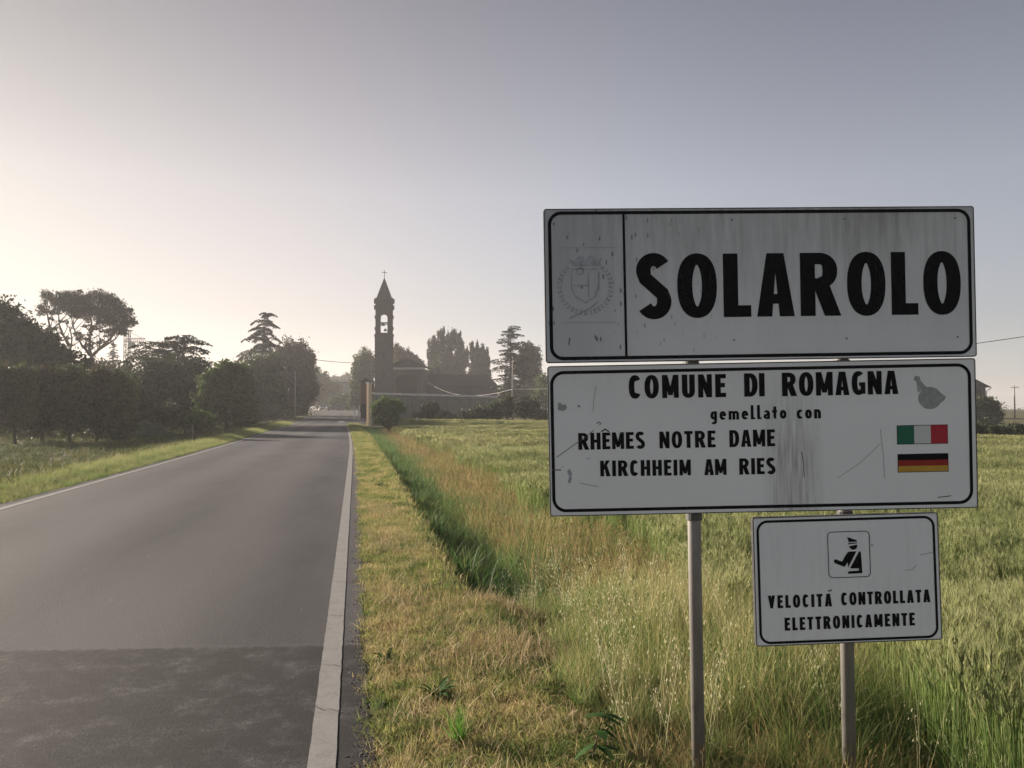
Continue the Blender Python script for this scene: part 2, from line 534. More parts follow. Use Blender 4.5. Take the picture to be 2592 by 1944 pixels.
GW = dict(S=.56, O=.62, L=.44, A=.60, R=.62, C=.54, M=.72, U=.56, N=.60, E=.47, D=.58, I=.22, G=.58, H=.60, T=.50, K=.62, V=.60)
def glyph(ch, s=.225):
    """capital of height 1: (width, polygons)"""
    h = s * .78
    w_ = GW[ch]
    if ch == 'O': return w_, ring(0, -.01, w_, 1.01, s, h)
    if ch == 'C': return w_, ring(0, -.01, w_, 1.01, s, h, 40, 320)
    if ch == 'G': return w_, ring(0, -.01, w_, 1.01, s, h, 52, 315) + [rect(w_ * .54, .38, w_, .38 + h * .8), rect(w_ - s * .85, .04, w_, .40)]
    if ch == 'S':
        rx = (w_ - s) / 2
        p = earc(w_ / 2, .745, rx, .255 - h / 2 + .01, 28, 190, 14, 2.0) + [(s * .62, .62), (w_ * .5, .50), (w_ - s * .62, .38)] + earc(w_ / 2, .255, rx, .255 - h / 2 + .01, 10, -152, 14, 2.0)
        return w_, stroke(p, s, h * 1.12)
    if ch == 'L': return w_, [rect(0, 0, s, 1), rect(0, 0, w_, h)]
    if ch == 'I': return s, [rect(0, 0, s, 1)]
    if ch == 'E': return w_, [rect(0, 0, s, 1), rect(0, 0, w_, h), rect(0, 1 - h, w_, 1), rect(0, .5 - h / 2 + .02, w_ * .9, .5 + h / 2 + .02)]
    if ch == 'T': return w_, [rect((w_ - s) / 2, 0, (w_ + s) / 2, 1), rect(0, 1 - h, w_, 1)]
    if ch == 'H': return w_, [rect(0, 0, s, 1), rect(w_ - s, 0, w_, 1), rect(0, .5 - h / 2, w_, .5 + h / 2)]
    if ch == 'N': return w_, [rect(0, 0, s * .92, 1), rect(w_ - s * .92, 0, w_, 1), [(0, 1), (s * .98, 1), (w_, 0), (w_ - s * .98, 0)]]
    if ch == 'M':
        k = s * .9
        return w_, [rect(0, 0, k, 1), rect(w_ - k, 0, w_, 1), [(0, 1), (k * 1.1, 1), (w_ / 2 + k * .42, .12), (w_ / 2 - k * .42, .12)], [(w_, 1), (w_ - k * 1.1, 1), (w_ / 2 - k * .42, .12), (w_ / 2 + k * .42, .12)]]
    if ch == 'V':
        return w_, [[(0, 1), (s * 1.05, 1), (w_ / 2 + s * .42, 0), (w_ / 2 - s * .42, 0)], [(w_, 1), (w_ - s * 1.05, 1), (w_ / 2 - s * .42, 0), (w_ / 2 + s * .42, 0)]]
    if ch == 'A':
        return w_, [[(0, 0), (s * 1.02, 0), (w_ / 2 + s * .12, 1), (w_ / 2 - s * .58, 1)], [(w_, 0), (w_ - s * 1.02, 0), (w_ / 2 - s * .12, 1), (w_ / 2 + s * .58, 1)], rect(w_ * .22, .20, w_ * .78, .20 + h * .85)]
    if ch == 'U': return w_, [rect(0, .3, s, 1), rect(w_ - s, .3, w_, 1)] + ring(0, -.01, w_, .62, s, h, 180, 360)
    if ch == 'D': return w_, [rect(0, 0, s, 1), rect(0, 0, w_ * .45, h), rect(0, 1 - h, w_ * .45, 1)] + ring(-w_ * .12, 0, w_, 1, s, h, -90, 90, 24)
    if ch == 'R':
        return w_, [rect(0, 0, s, 1), rect(0, 1 - h, w_ * .5, 1), rect(0, .43, w_ * .5, .43 + h * .9), [(w_ * .34, .46), (w_ * .34 + s * 1.05, .50), (w_ * 1.03, 0), (w_ * 1.03 - s * 1.1, 0)]] + ring(w_ * .0, .43, w_ * .95, 1, s, h, -90, 90, 20)
    if ch == 'K':
        return w_, [rect(0, 0, s, 1), [(s * .9, .36), (s * .9, .64), (w_ - s * 1.1, 1), (w_, 1)], [(s * 1.1, .62), (s * 1.9, .66), (w_ * 1.04, 0), (w_ * 1.04 - s * 1.15, 0)]]
def low(ch, s=.17):
    """lower case, x-height .62, ascender 1"""
    x = .62; h = s * .85
    if ch == 'l': return s * 1.35, [rect(0, .05, s, 1), rect(0, 0, s * 1.5, h * .8)]
    if ch == 'o': return .46, ring(0, 0, .46, x, s, h)
    if ch == 'c': return .42, ring(0, 0, .46, x, s, h, 48, 312)
    if ch == 'e': return .46, ring(0, 0, .46, x, s, h, 0, 318) + [rect(s * .8, x * .42, .46, x * .42 + h * .8)]
    if ch == 'n': return .46, [rect(0, 0, s, x), rect(.46 - s, 0, .46, x * .6)] + ring(0, .1, .46, x, s, h, 0, 180)
    if ch == 'm': return .74, [rect(0, 0, s, x), rect(.37 - s / 2, 0, .37 + s / 2, x * .6), rect(.74 - s, 0, .74, x * .6)] + ring(0, .1, .37 + s / 2, x, s, h, 0, 180) + ring(.37 - s / 2, .1, .74, x, s, h, 0, 180)
    if ch == 'a': return .45, [rect(.45 - s, 0, .45, x * .66)] + ring(0, .0, .45, x * .60, s, h * .85) + ring(0, .1, .45, x, s, h, 0, 140)
    if ch == 't': return .34, [rect(.07, .12, .07 + s, .88), rect(-.02, x - h, .32, x)] + ring(.07, 0, .40, .34, s, h, 180, 285)
    if ch == 'g': return .46, [rect(.46 - s, -.08, .46, x)] + ring(0, .04, .46, x, s, h) + ring(0, -.30, .46, .12, s, h, 0, -140)

def text_mesh(items, y):
    """items: list of polygon lists already placed -> (V,F) at depth y"""
    V, F = [], []
    for polys in items:
        v, f = union_mesh(polys, y)
        b = len(V)
        V += v; F += [tuple(b + i for i in q) for q in f]
    return V, F

def word(txt, x0, x1, base, cap, fn=glyph, s=.225, base1=None, cond=1.0):
    g = [fn(c_, s) for c_ in txt]
    tot = sum(q[0] for q in g) * cap * cond
    gap = (x1 - x0 - tot) / max(1, len(txt) - 1)
    items = []; x = x0
    for wd, polys in g:
        bl = base + ((base1 - base) * (x - x0) / (x1 - x0) if base1 is not None else 0)
        items.append([[(x + px * cap * cond, bl + py * cap) for px, py in p] for p in polys])
        x += wd * cap * cond + gap
    return items

def flat(name, items, y, mat, parent):
    V, F = text_mesh(items, y)
    me = bpy.data.meshes.new(name)
    me.from_pydata(V, [], F)
    bm = bmesh.new(); bm.from_mesh(me)
    bmesh.ops.recalc_face_normals(bm, faces=bm.faces)
    for f in bm.faces:
        if f.normal.y > 0: f.normal_flip()
    bm.to_mesh(me); bm.free()
    return link(name, me, mat, parent)

def rrect(x0, y0, x1, y1, r, n=8):
    p = []
    for cx, cy, a in ((x1 - r, y0 + r, -90), (x1 - r, y1 - r, 0), (x0 + r, y1 - r, 90), (x0 + r, y0 + r, 180)):
        for i in range(n + 1):
            t_ = math.radians(a + 90 * i / n)
            p.append((cx + r * math.cos(t_), cy + r * math.sin(t_)))
    return p
def frame_items(x0, y0, x1, y1, r, wd):
    a, b = rrect(x0, y0, x1, y1, r), rrect(x0 + wd, y0 + wd, x1 - wd, y1 - wd, max(r - wd, .001))
    n = len(a)
    return [[[a[i], a[(i + 1) % n], b[(i + 1) % n], b[i]]] for i in range(n)]

# ------------------------------------------------------------------ the road signs
def sign_white(name, kind):
    m, t = nodes(name)
    O = coord(t, 'Object')
    sp = t.nodes.new('ShaderNodeSeparateXYZ'); L_(O, sp.inputs[0])
    x, z = sp.outputs[0], sp.outputs[2]
    a = noise(t, O, 2.2, 5, .6, (1, 1, .8))
    st = noise(t, O, 9, 4, .65, (3.2, 1, .35))
    r = ramp(t, ([(.3, (.62, .63, .64)), (.7, (.71, .72, .73))] if kind == 'name' else [(.3, (.77, .775, .78)), (.7, (.83, .835, .84))])); L_(a, r.inputs[0])
    c = r.outputs[0]
    if kind == 'name':
        # washed-down grime from the top edge, heavier towards the right
        g = mth(t, 'MULTIPLY', mth(t, 'ADD', mth(t, 'MULTIPLY', z, 1.9), .55), mth(t, 'ADD', mth(t, 'MULTIPLY', st, 1.5), -.15), clamp=True)
        c = mixc(t, mth(t, 'MULTIPLY', g, .68), c, (.235, .235, .225))
        br = mth(t, 'SUBTRACT', 1, mth(t, 'POWER', mth(t, 'MULTIPLY', mth(t, 'SUBTRACT', x, .52), 4), 2), clamp=True)
        br = mth(t, 'MULTIPLY', br, mth(t, 'MULTIPLY', mth(t, 'SUBTRACT', z, .02), 3.5, clamp=True))
        c = mixc(t, mth(t, 'MULTIPLY', br, mth(t, 'MULTIPLY', st, .75)), c, (.19, .175, .155))
        left = mth(t, 'MULTIPLY', mth(t, 'SUBTRACT', -.52, x), 3, clamp=True)
        c = mixc(t, mth(t, 'MULTIPLY', left, .45), c, (.33, .345, .37))
        vs = t.nodes.new('ShaderNodeTexVoronoi'); vs.inputs['Scale'].default_value = 21
        mp = t.nodes.new('ShaderNodeMapping'); mp.inputs['Scale'].default_value = (1.6, .01, .62)
        L_(O, mp.inputs[0]); L_(mp.outputs[0], vs.inputs['Vector'])
        dots = mth(t, 'MULTIPLY', mth(t, 'SUBTRACT', .19, vs.outputs['Distance']), 16, clamp=True)
        dm = mth(t, 'MULTIPLY', mth(t, 'SUBTRACT', -.05, x), 1.4, clamp=True)
        sel = mth(t, 'GREATER_THAN', noise(t, O, 12, 2), .46)
        dots = mth(t, 'MULTIPLY', mth(t, 'MULTIPLY', dots, dm), sel)
        c = mixc(t, mth(t, 'MULTIPLY', dots, .75), c, (.06, .065, .07))
    elif kind == 'twin':
        g = mth(t, 'MULTIPLY', mth(t, 'SUBTRACT', z, .1), 1.2, clamp=True)
        c = mixc(t, mth(t, 'MULTIPLY', g, mth(t, 'MULTIPLY', st, 1.2)), c, (.36, .355, .345))
        # long run-off stain below the lettering
        xx = mth(t, 'SUBTRACT', x, mth(t, 'ADD', .13, mth(t, 'MULTIPLY', z, -.04)))
        gs = mth(t, 'SUBTRACT', 1, mth(t, 'POWER', mth(t, 'MULTIPLY', xx, 6.6), 2), clamp=True)
        gz_ = mth(t, 'MULTIPLY', mth(t, 'SUBTRACT', .33, z), 2.6, clamp=True)
        fine_ = noise(t, O, 16, 4, .6, (4.5, 1, .3))
        ns = mth(t, 'MULTIPLY', mth(t, 'SUBTRACT', fine_, .30), 2.2, clamp=True)
        s_ = mth(t, 'MULTIPLY', mth(t, 'MULTIPLY', gs, gz_), ns)
        c = mixc(t, mth(t, 'MULTIPLY', s_, .9), c, (.26, .25, .225))
        dn = noise(t, O, 22, 3, .6)
        c = mixc(t, mth(t, 'MULTIPLY', mth(t, 'MULTIPLY', mth(t, 'SUBTRACT', dn, .70), 9, clamp=True), .6), c, (.12, .12, .115))
    else:
        c = mixc(t, mth(t, 'MULTIPLY', mth(t, 'SUBTRACT', st, .5), .8, clamp=True), c, (.45, .44, .42))
        dn = noise(t, O, 30, 3, .6)
        c = mixc(t, mth(t, 'MULTIPLY', mth(t, 'MULTIPLY', mth(t, 'SUBTRACT', dn, .72), 9, clamp=True), .5), c, (.25, .24, .23))
    return finish(t, m, c, .48, .35)
BLACK = simple("sign_black_film", (.009, .009, .011), .75, .08, .2, 30)
GALV = simple("galvanised_steel", (.27, .255, .24), .6, .4, .22, 18, metal=.35, stretch=(1, 1, .25))
DARKM = simple("dark_bracket_steel", (.10, .10, .10), .6, .4, .3, 20, metal=.3)
ALU = simple("aluminium_back", (.42, .42, .41), .5, .5, .15, 8, metal=.5)
FADE = simple("faded_crest_ink", (.36, .375, .40), .6, .2, .35, 30)
FADE2 = simple("faded_crest_outline", (.29, .30, .32), .6, .2, .35, 30)
SMUDGE = simple("grey_sticker_residue", (.34, .345, .34), .7, .2, .28, 40)
SCRATCH = simple("scratch_mark", (.09, .09, .09), .8, .1, .3, 40)

RIMD = simple("shaded_panel_rim", (.06, .058, .058), .8, .2, .4, 30)  # dark colour stands in for the shade on the panel rims
def panel(name, label, wid, hei, pos, rot, mat, root, th=.022):
    """panel frame local axes: x right, z up, -y towards the reader; parent keeps local pose"""
    pts = rrect(-wid / 2, -hei / 2, wid / 2, hei / 2, .014, 3)
    mb = MB()
    mb.prism([(x, 0, z) for x, z in pts], (0, th, 0))
    o = mb.build(name, mat, root)
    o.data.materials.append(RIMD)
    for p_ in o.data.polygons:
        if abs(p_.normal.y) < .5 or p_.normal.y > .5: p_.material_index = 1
    o.location = pos
    o.rotation_euler = rot
    o['label'] = label
    flat("folded_edge_shade", frame_items(-wid / 2 + .0005, -hei / 2 + .0005, wid / 2 - .0005, hei / 2 - .0005, .013, .0042), -.0022, RIMD, o)  # flat dark strip painting the shade along the folded edge
    return o
fwd = Euler((0, 0, -YAW)).to_matrix()
def sign_pose(X, Y, Z, rx, ry, rz):
    R = Matrix.Rotation(math.radians(rz), 3, 'Z') @ Matrix.Rotation(math.radians(ry), 3, 'Y') @ Matrix.Rotation(math.radians(rx), 3, 'X')
    return W(X, Y, Z), (fwd @ R).to_euler()

sb = W(1.25, 3.93); sb.z = gz(sb.x, sb.y)
signs = empty("road_sign", sb, "two-post white town entry sign reading SOLAROLO with two more panels below it", "road sign")
def loc_of(p): return p - sb
p1, r1_ = sign_pose(1.1705, 3.86, .585, 1.25, -1.02, 2.6)
p2, r2_ = sign_pose(1.1704, 3.8715, -.1314, 1.68, -1.13, .48)
p3, r3_ = sign_pose(1.560, 3.88, -.789, -.21, -1.18, 3.49)
K = 1.0212
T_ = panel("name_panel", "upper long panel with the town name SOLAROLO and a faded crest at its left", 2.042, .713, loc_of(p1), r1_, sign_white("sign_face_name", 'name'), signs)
flat("border", frame_items(-.981 * K, -.337 * K, .982 * K, .337 * K, .062, .0158), -.0012, BLACK, T_)
flat("divider_line", [[[(-.641 * K, .324 * K), (-.630 * K, .324 * K), (-.628 * K, -.324 * K), (-.639 * K, -.324 * K)]]], -.0016, BLACK, T_)
spec = [('S', -.5825, -.4221), ('O', -.3945, -.212), ('L', -.1824, -.0547), ('A', -.0278, .1471), ('R', .1751, .3639), ('O', .3939, .5744), ('L', .6017, .7273), ('O', .7528, .9302)]
for ch, a, b in spec:
    g = glyph(ch, .235)
    wd = g[0]
    sc_ = (b - a) / wd
    if ch == 'R': sc_ = (b - a) / (wd * 1.03)
    it = [[((a + px * sc_) * K, (-.151 + py * .290) * K) for px, py in p] for p in g[1]]
    flat("letter", [it], -.0012, BLACK, T_)
# faded crest: wreath, shield, crown, sun disc
it = []
for side in (-1, 1):
    for k in range(15):
        a = math.radians(-92 + k * 9.6)
        cx, cy = -.815 + side * .118 * math.cos(a), -.005 + .118 * math.sin(a)
        for q in (-1, 1):
            dx, dy = -side * math.sin(a) , math.cos(a)
            ax, ay = dx * .8 + q * .62 * math.cos(a) * side, dy * .8 + q * .62 * math.sin(a)
            l = math.hypot(ax, ay); ax, ay = ax / l * .020, ay / l * .020
            it.append([[(cx, cy), (cx + ax * .5 - ay * .28, cy + ay * .5 + ax * .28), (cx + ax, cy + ay), (cx + ax * .5 + ay * .28, cy + ay * .5 - ax * .28)]])
for i_, q in enumerate(it):
    pass
allp = [p[0] for p in it]
flat("crest_wreath", [[[(x * K, y * K) for x, y in p] for p in allp]], -.0010, FADE, T_)
sh = [(-.875, .075), (-.755, .075), (-.752, -.01), (-.770, -.05), (-.815, -.078), (-.860, -.05), (-.878, -.01)]
flat("crest_shield", [stroke([(x * K, y * K) for x, y in sh + [sh[0]]], .006), [rect(-.868 * K, -.004, -.800 * K, .004)], [rect(-.803 * K, -.055 * K, -.798 * K, .07 * K)],
     stroke(earc(-.838 * K, .066 * K, .016, .016, 0, 360, 14, 2), .008)], -.0014, FADE, T_)
cr = [(-.87, .088), (-.75, .088), (-.735, .128), (-.765, .112), (-.79, .138), (-.815, .114), (-.84, .138), (-.865, .112), (-.895, .128)]
flat("crest_crown", [[[(x * K, y * K) for x, y in cr]]], -.0010, FADE, T_)
flat("crest_outline", [[rect(-.93 * K, .1705 * K, -.675 * K, .1722 * K)], [rect(-.92 * K, -.168 * K, -.675 * K, -.1663 * K)],
     stroke([(-.78 * K, .135 * K), (-.765 * K, .118 * K), (-.775 * K, .10 * K), (-.745 * K, .095 * K), (-.735 * K, .07 * K)], .003),
     stroke([(-.75 * K, .06 * K), (-.755 * K, .0), (-.775 * K, -.04 * K)], .0025),
     stroke([(-.89 * K, -.148 * K), (-.84 * K, -.125 * K), (-.79 * K, -.10 * K), (-.76 * K, -.075 * K)], .005)], -.0018, FADE2, T_)
def rivets(par, xs, zs, y=0):
    for x in xs:
        for z in zs:
            mb = MB()
            mb.tube([(x, y - .0015, z), (x, y + .003, z)], .0045, 8)
            mb.build("rivet", DARKM, par)
rivets(T_, (-.14, .395, .93), (-.262, .30))

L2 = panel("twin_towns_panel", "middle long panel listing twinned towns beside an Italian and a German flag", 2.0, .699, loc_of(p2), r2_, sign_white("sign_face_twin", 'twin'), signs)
flat("border", frame_items(-.9886, -.331, .978, .326, .064, .0148), -.0012, BLACK, L2)
tx = []
def wlist(rows, par):
    for r_ in rows:
        o = flat("lettering", word(*r_[:5], **r_[5]), -.0012, BLACK, par)
wlist([("COMUNE", -.6226, -.1691, .1915, .1075, dict(s=.24, base1=.190)), ("DI", -.0844, .0112, .190, .1085, dict(s=.24)), ("ROMAGNA", .0922, .6364, .1885, .1095, dict(s=.24)),
       ("gemellato", -.2445, .1103, .084, .066, dict(fn=low, s=.20)), ("con", .1585, .2717, .082, .069, dict(fn=low, s=.20)),
       ("RHEMES", -.8625, -.5521, -.042, .078, dict(s=.23)), ("NOTRE", -.4848, -.2229, -.043, .0785, dict(s=.23)), ("DAME", -.1584, .0547, -.0435, .079, dict(s=.23)),
       ("KIRCHHEIM", -.7627, -.3407, -.1675, .0735, dict(s=.235, base1=-.171)), ("AM", -.2782, -.1744, -.172, .0745, dict(s=.235)), ("RIES", -.1147, .0546, -.1725, .0755, dict(s=.235))], L2)
ex = -.7365
flat("circumflex", [stroke([(ex - .018, .040), (ex, .052), (ex + .018, .040)], .006)], -.0012, BLACK, L2)
GREEN = simple("flag_green", (.012, .13, .075), .5, .3, .1, 20)
WHITE = simple("flag_white", (.60, .60, .60), .5, .3, .05, 20)
RED = simple("flag_red", (.42, .018, .035), .5, .3, .1, 20)
DRED = simple("flag_dark_red", (.30, .018, .012), .5, .3, .1, 20)
GOLD = simple("flag_gold", (.52, .30, .04), .5, .3, .1, 20)
def flag(name, label, x0, y0, x1, y1, cols, vertical):
    bk = flat(name, [[rect(x0, y0, x1, y1)]], -.0008, BLACK, L2); bk['label'] = label
    i_ = .003
    for k, c_ in enumerate(cols):
        if vertical:
            a = x0 + i_ + (x1 - x0 - 2 * i_) * k / 3; b = x0 + i_ + (x1 - x0 - 2 * i_) * (k + 1) / 3
            q = rect(a, y0 + i_, b, y1 - i_)
        else:
            a = y1 - i_ - (y1 - y0 - 2 * i_) * k / 3; b = y1 - i_ - (y1 - y0 - 2 * i_) * (k + 1) / 3
            q = rect(x0 + i_, b, x1 - i_, a)
        flat("flag_stripe", [[q]], -.0016, c_, bk)
flag("italian_flag", "green white and red flag", .6253, -.0475, .8645, .0421, (GREEN, WHITE, RED), True)
flag("german_flag", "black red and gold flag", .6264, -.178, .8646, -.0918, (BLACK, DRED, GOLD), False)
blob = earc(.784, .167, .055, .052, 0, 360, 24, 2)[:-1]
flat("sticker_residue", [[blob, [(.728, .195), (.722, .245), (.708, .255), (.716, .272), (.738, .268), (.742, .248), (.772, .215)], [(.83, .195), (.858, .172), (.85, .155), (.83, .14)]]], -.0009, SMUDGE, L2)
flat("smudge", [[[(-.955, .145), (-.953, .18), (-.938, .178), (-.934, .168), (-.918, .172), (-.912, .155), (-.925, .14)]]], -.0009, SMUDGE, L2)
flat("smudge", [[[(-.918, -.14), (-.905, -.128), (-.895, -.15), (-.898, -.18), (-.905, -.20), (-.914, -.19), (-.908, -.165)]]], -.0009, FADE, L2)
def scr(par, pts, wd, y=-.0020):
    flat("scratch", [stroke(pts, wd)], y, SCRATCH, par)
scr(L2, [(-.775, .255), (-.785, .20), (-.792, .13)], .0013)
scr(L2, [(-.79, .048), (-.83, .015), (-.9, -.03), (-.965, -.075)], .0028)
scr(L2, [(-.988, -.132), (-.945, -.134)], .005)
scr(L2, [(.178, -.07), (.186, -.13), (.188, -.19)], .0028)
scr(L2, [(.548, .025), (.558, -.07), (.565, -.2)], .0013)
scr(L2, [(.34, -.2), (.45, -.13), (.55, -.04)], .0012)
scr(L2, [(.81, -.297), (.87, -.292), (.872, -.287)], .004)
scr(L2, [(-.775, .078), (-.765, .086), (-.755, .08), (-.762, .073)], .004)
scr(L2, [(-.86, -.195), (-.80, -.21), (-.77, -.215)], .0018)
scr(L2, [(-.825, -.083), (-.81, -.085)], .002)
scr(L2, [(-.862, .165), (-.852, .158)], .006)

k3 = .986
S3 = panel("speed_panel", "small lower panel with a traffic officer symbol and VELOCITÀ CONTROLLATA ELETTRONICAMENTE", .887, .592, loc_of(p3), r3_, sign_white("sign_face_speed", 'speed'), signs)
flat("border", frame_items(-.4325 * k3, -.291 * k3, .4325 * k3, .285 * k3, .052, .0118), -.0012, BLACK, S3)
for r_ in [("VELOCITA", -.3872, -.0804, -.1255, .060, -.126), ("CONTROLLATA", -.0356, .3974, -.1235, .060, -.1225), ("ELETTRONICAMENTE", -.3111, .3185, -.231, .0600, -.229)]:
    flat("lettering", word(r_[0], r_[1] * k3, r_[2] * k3, r_[3] * k3, r_[4] * k3, s=.255, base1=r_[5] * k3, cond=.94), -.0012, BLACK, S3)
flat("accent", [stroke([(-.097 * k3, -.056 * k3), (-.093 * k3, -.0495 * k3), (-.086 * k3, -.0555 * k3), (-.080 * k3, -.046 * k3)], .0050)], -.0012, BLACK, S3)
flat("symbol_frame", frame_items(-.0927 * k3, .0055 * k3, .1126 * k3, .2229 * k3, .022, .0034), -.0012, BLACK, S3)
def pg(p): return [((-.0927 + (x - 875) / 455 * .2053) * k3, (.2229 - (y - 268 + (x - 875) * .028) / 470 * .2194) * k3) for x, y in p]
flat("officer_symbol", [[pg([(1088, 320), (1192, 352), (1190, 365), (1103, 372)])], [pg([(1088, 395), (1105, 380), (1192, 374), (1190, 383)])],
     [pg([(1105, 412), (1192, 396), (1193, 412), (1188, 430), (1172, 443), (1150, 448), (1128, 443), (1112, 430)])],
     [pg([(1100, 467), (1182, 463), (1088, 627), (1083, 575), (1050, 620), (945, 582), (935, 565), (942, 548), (958, 543), (1025, 567), (1060, 510), (1088, 474)])],
     [pg([(1213, 462), (1226, 468), (1231, 484), (1239, 683), (1085, 690), (1085, 665), (1200, 657), (1205, 636), (1107, 635)])]], -.0012, BLACK, S3)
scr(S3, [(.12, .155), (.121, .150)], .007)
scr(S3, [(.35, .10), (.385, .105), (.42, .112)], .0016)
scr(S3, [(.275, .03), (.31, .034), (.335, .055)], .0015)

# posts with caps, clamps and back rails
def post(X0, X1, Y, z_top, name='post'):
    gb = W(X1, Y); zb = gz(gb.x, gb.y) - .3
    a = W(X0, Y + .012, z_top) - sb
    b = W(X1 + (X1 - X0) * .15, Y, zb - EYE) - sb
    mb = MB()
    mb.tube([b, a], .031, 24)
    o = mb.build(name, GALV, signs, True)
    mb = MB(); mb.tube([a, a + Vector((0, 0, .012))], .033, 20); mb.build("post_cap", DARKM, signs)
    return a, b
pa = post(.845, .874, 3.935, .915)
pb = post(1.574, 1.588, 3.955, .915)
RX = fwd
for (pp, rr, hx, hh, offs) in ((p1, r1_, 1.9, .713, (.22, -.22)), (p2, r2_, 1.86, .699, (.2, -.2)), (p3, r3_, .80, .592, (.18, -.18))):
    Mx = Euler(rr).to_matrix()
    for dz in offs:
        mb = MB(); mb.box((0, .031, dz), (hx, .016, .03))
        v = [Mx @ Vector(q) + (pp - sb) for q in mb.v]; mb.v = v
        mb.build("back_rail", ALU, signs)
for (a, b) in (pa, pb):
    d = a - b
    for zz in (.74, .42, .215, .02, -.30, -.505, -.70, -.98):
        zw = zz + EYE - sb.z
        t_ = (zw - b.z) / d.z
        q = b + d * t_
        if zz < -.55 and (a, b) == pa: continue
        mb = MB(); mb.tube([q - Vector((0, 0, .02)), q + Vector((0, 0, .02))], .037, 16)
        mb.build("clamp", DARKM, signs)

# ------------------------------------------------------------------ vegetation prototypes
proto_col = {}
def blades(n, rad, h0, h1, wd, bend, seg=3, spread=.25, tint=(0, 1), flop=0.0, seed=0, upright=1.0):
    r = np.random.default_rng(seed)
    rr = rad * np.sqrt(r.random(n)); th = r.random(n) * 2 * PI
    bx, by = rr * np.cos(th), rr * np.sin(th)
    h = r.uniform(h0, h1, n)
    az = r.random(n) * 2 * PI
    lean = np.abs(r.normal(0, spread, n)) + flop * (r.random(n) < .5) * r.random(n)
    bn = r.uniform(.2, 1, n) * bend
    fa = r.random(n) * PI
    ww = wd * r.uniform(.6, 1.3, n)
    V, F = [], []
    lv = np.linspace(0, 1, seg + 1)
    tt = np.repeat(r.uniform(tint[0], tint[1], n), 2 * (seg + 1))
    P = np.zeros((n, seg + 1, 2, 3))
    for i, s_ in enumerate(lv):
        ang = lean + bn * s_
        ang = np.minimum(ang, 2.0)
        if i == 0:
            px, pz = np.zeros(n), np.zeros(n)
        else:
            ds = h / seg
            px = px + np.sin(ang) * ds; pz = pz + np.cos(ang) * ds
        cx = bx + px * np.cos(az); cy = by + px * np.sin(az)
        hw = ww * (1 - s_ ** 1.6) * .5 + .0004
        for k, sg in enumerate((-1, 1)):
            P[:, i, k, 0] = cx + sg * hw * np.cos(fa)
            P[:, i, k, 1] = cy + sg * hw * np.sin(fa)
            P[:, i, k, 2] = np.maximum(pz, .003) - (.02 if i == 0 else 0)
    V = P.reshape(-1, 3)
    base = (np.arange(n) * 2 * (seg + 1))[:, None, None]
    q = np.array([[2 * i, 2 * i + 1, 2 * i + 3, 2 * i + 2] for i in range(seg)])[None]
    F = (base + q).reshape(-1, 4)
    return V, F, tt

def heads(n, rad, h0, h1, stem_w, ear_l, ear_w, lean, tint, seed=0, awn=0, nod=.5, et=None):
    """stems each carrying a seed head (3-sided spindle), optionally bristles"""
    r = np.random.default_rng(seed)
    V, F, T = [], [], []
    def q4(a, b, c, d, t_):
        i = len(V); V.extend([a, b, c, d]); T.extend([t_] * 4); F.append((i, i + 1, i + 2, i + 3))
    for _ in range(n):
        rr = rad * math.sqrt(r.random()); th = r.random() * 2 * PI
        p = np.array([rr * math.cos(th), rr * math.sin(th), -.02])
        az = r.random() * 2 * PI; d2 = np.array([math.cos(az), math.sin(az), 0])
        h = r.uniform(h0, h1); an = abs(r.normal(0, lean)); sg = 4
        side = np.array([math.cos(az + 1.5), math.sin(az + 1.5), 0])
        tn = r.uniform(*tint)
        for k in range(sg):
            an2 = an + nod * .25 * (k / sg)
            n_ = p + (d2 * math.sin(an2) + np.array([0, 0, 1]) * math.cos(an2)) * h / sg
            q4(p - side * stem_w / 2, p + side * stem_w / 2, n_ + side * stem_w / 2, n_ - side * stem_w / 2, tn)
            p = n_
        an3 = an + nod * r.uniform(.3, 1.3)
        ax = d2 * math.sin(an3) + np.array([0, 0, 1]) * math.cos(an3)
        tip = p + ax * ear_l * r.uniform(.8, 1.15)
        o1 = np.cross(ax, side); mid = p + ax * ear_l * .42
        te = (et if et is not None else tn) + r.uniform(-.08, .08)
        c3 = [mid + (side * math.cos(g) + o1 * math.sin(g)) * ear_w / 2 for g in (0, 2.1, 4.2)]
        for k in range(3):
            q4(p, c3[k], tip, c3[(k + 1) % 3], te)
        for k in range(awn):
            s_ = r.uniform(.1, .9); q0 = p + (tip - p) * s_
            g = r.random() * 6.28
            dd = ax + (side * math.cos(g) + o1 * math.sin(g)) * .28
            q1 = q0 + dd * ear_l * .85
            q4(q0, q0 + o1 * .0018, q1 + o1 * .0004, q1, te + .1)
    return np.array(V), np.array(F), np.array(T)

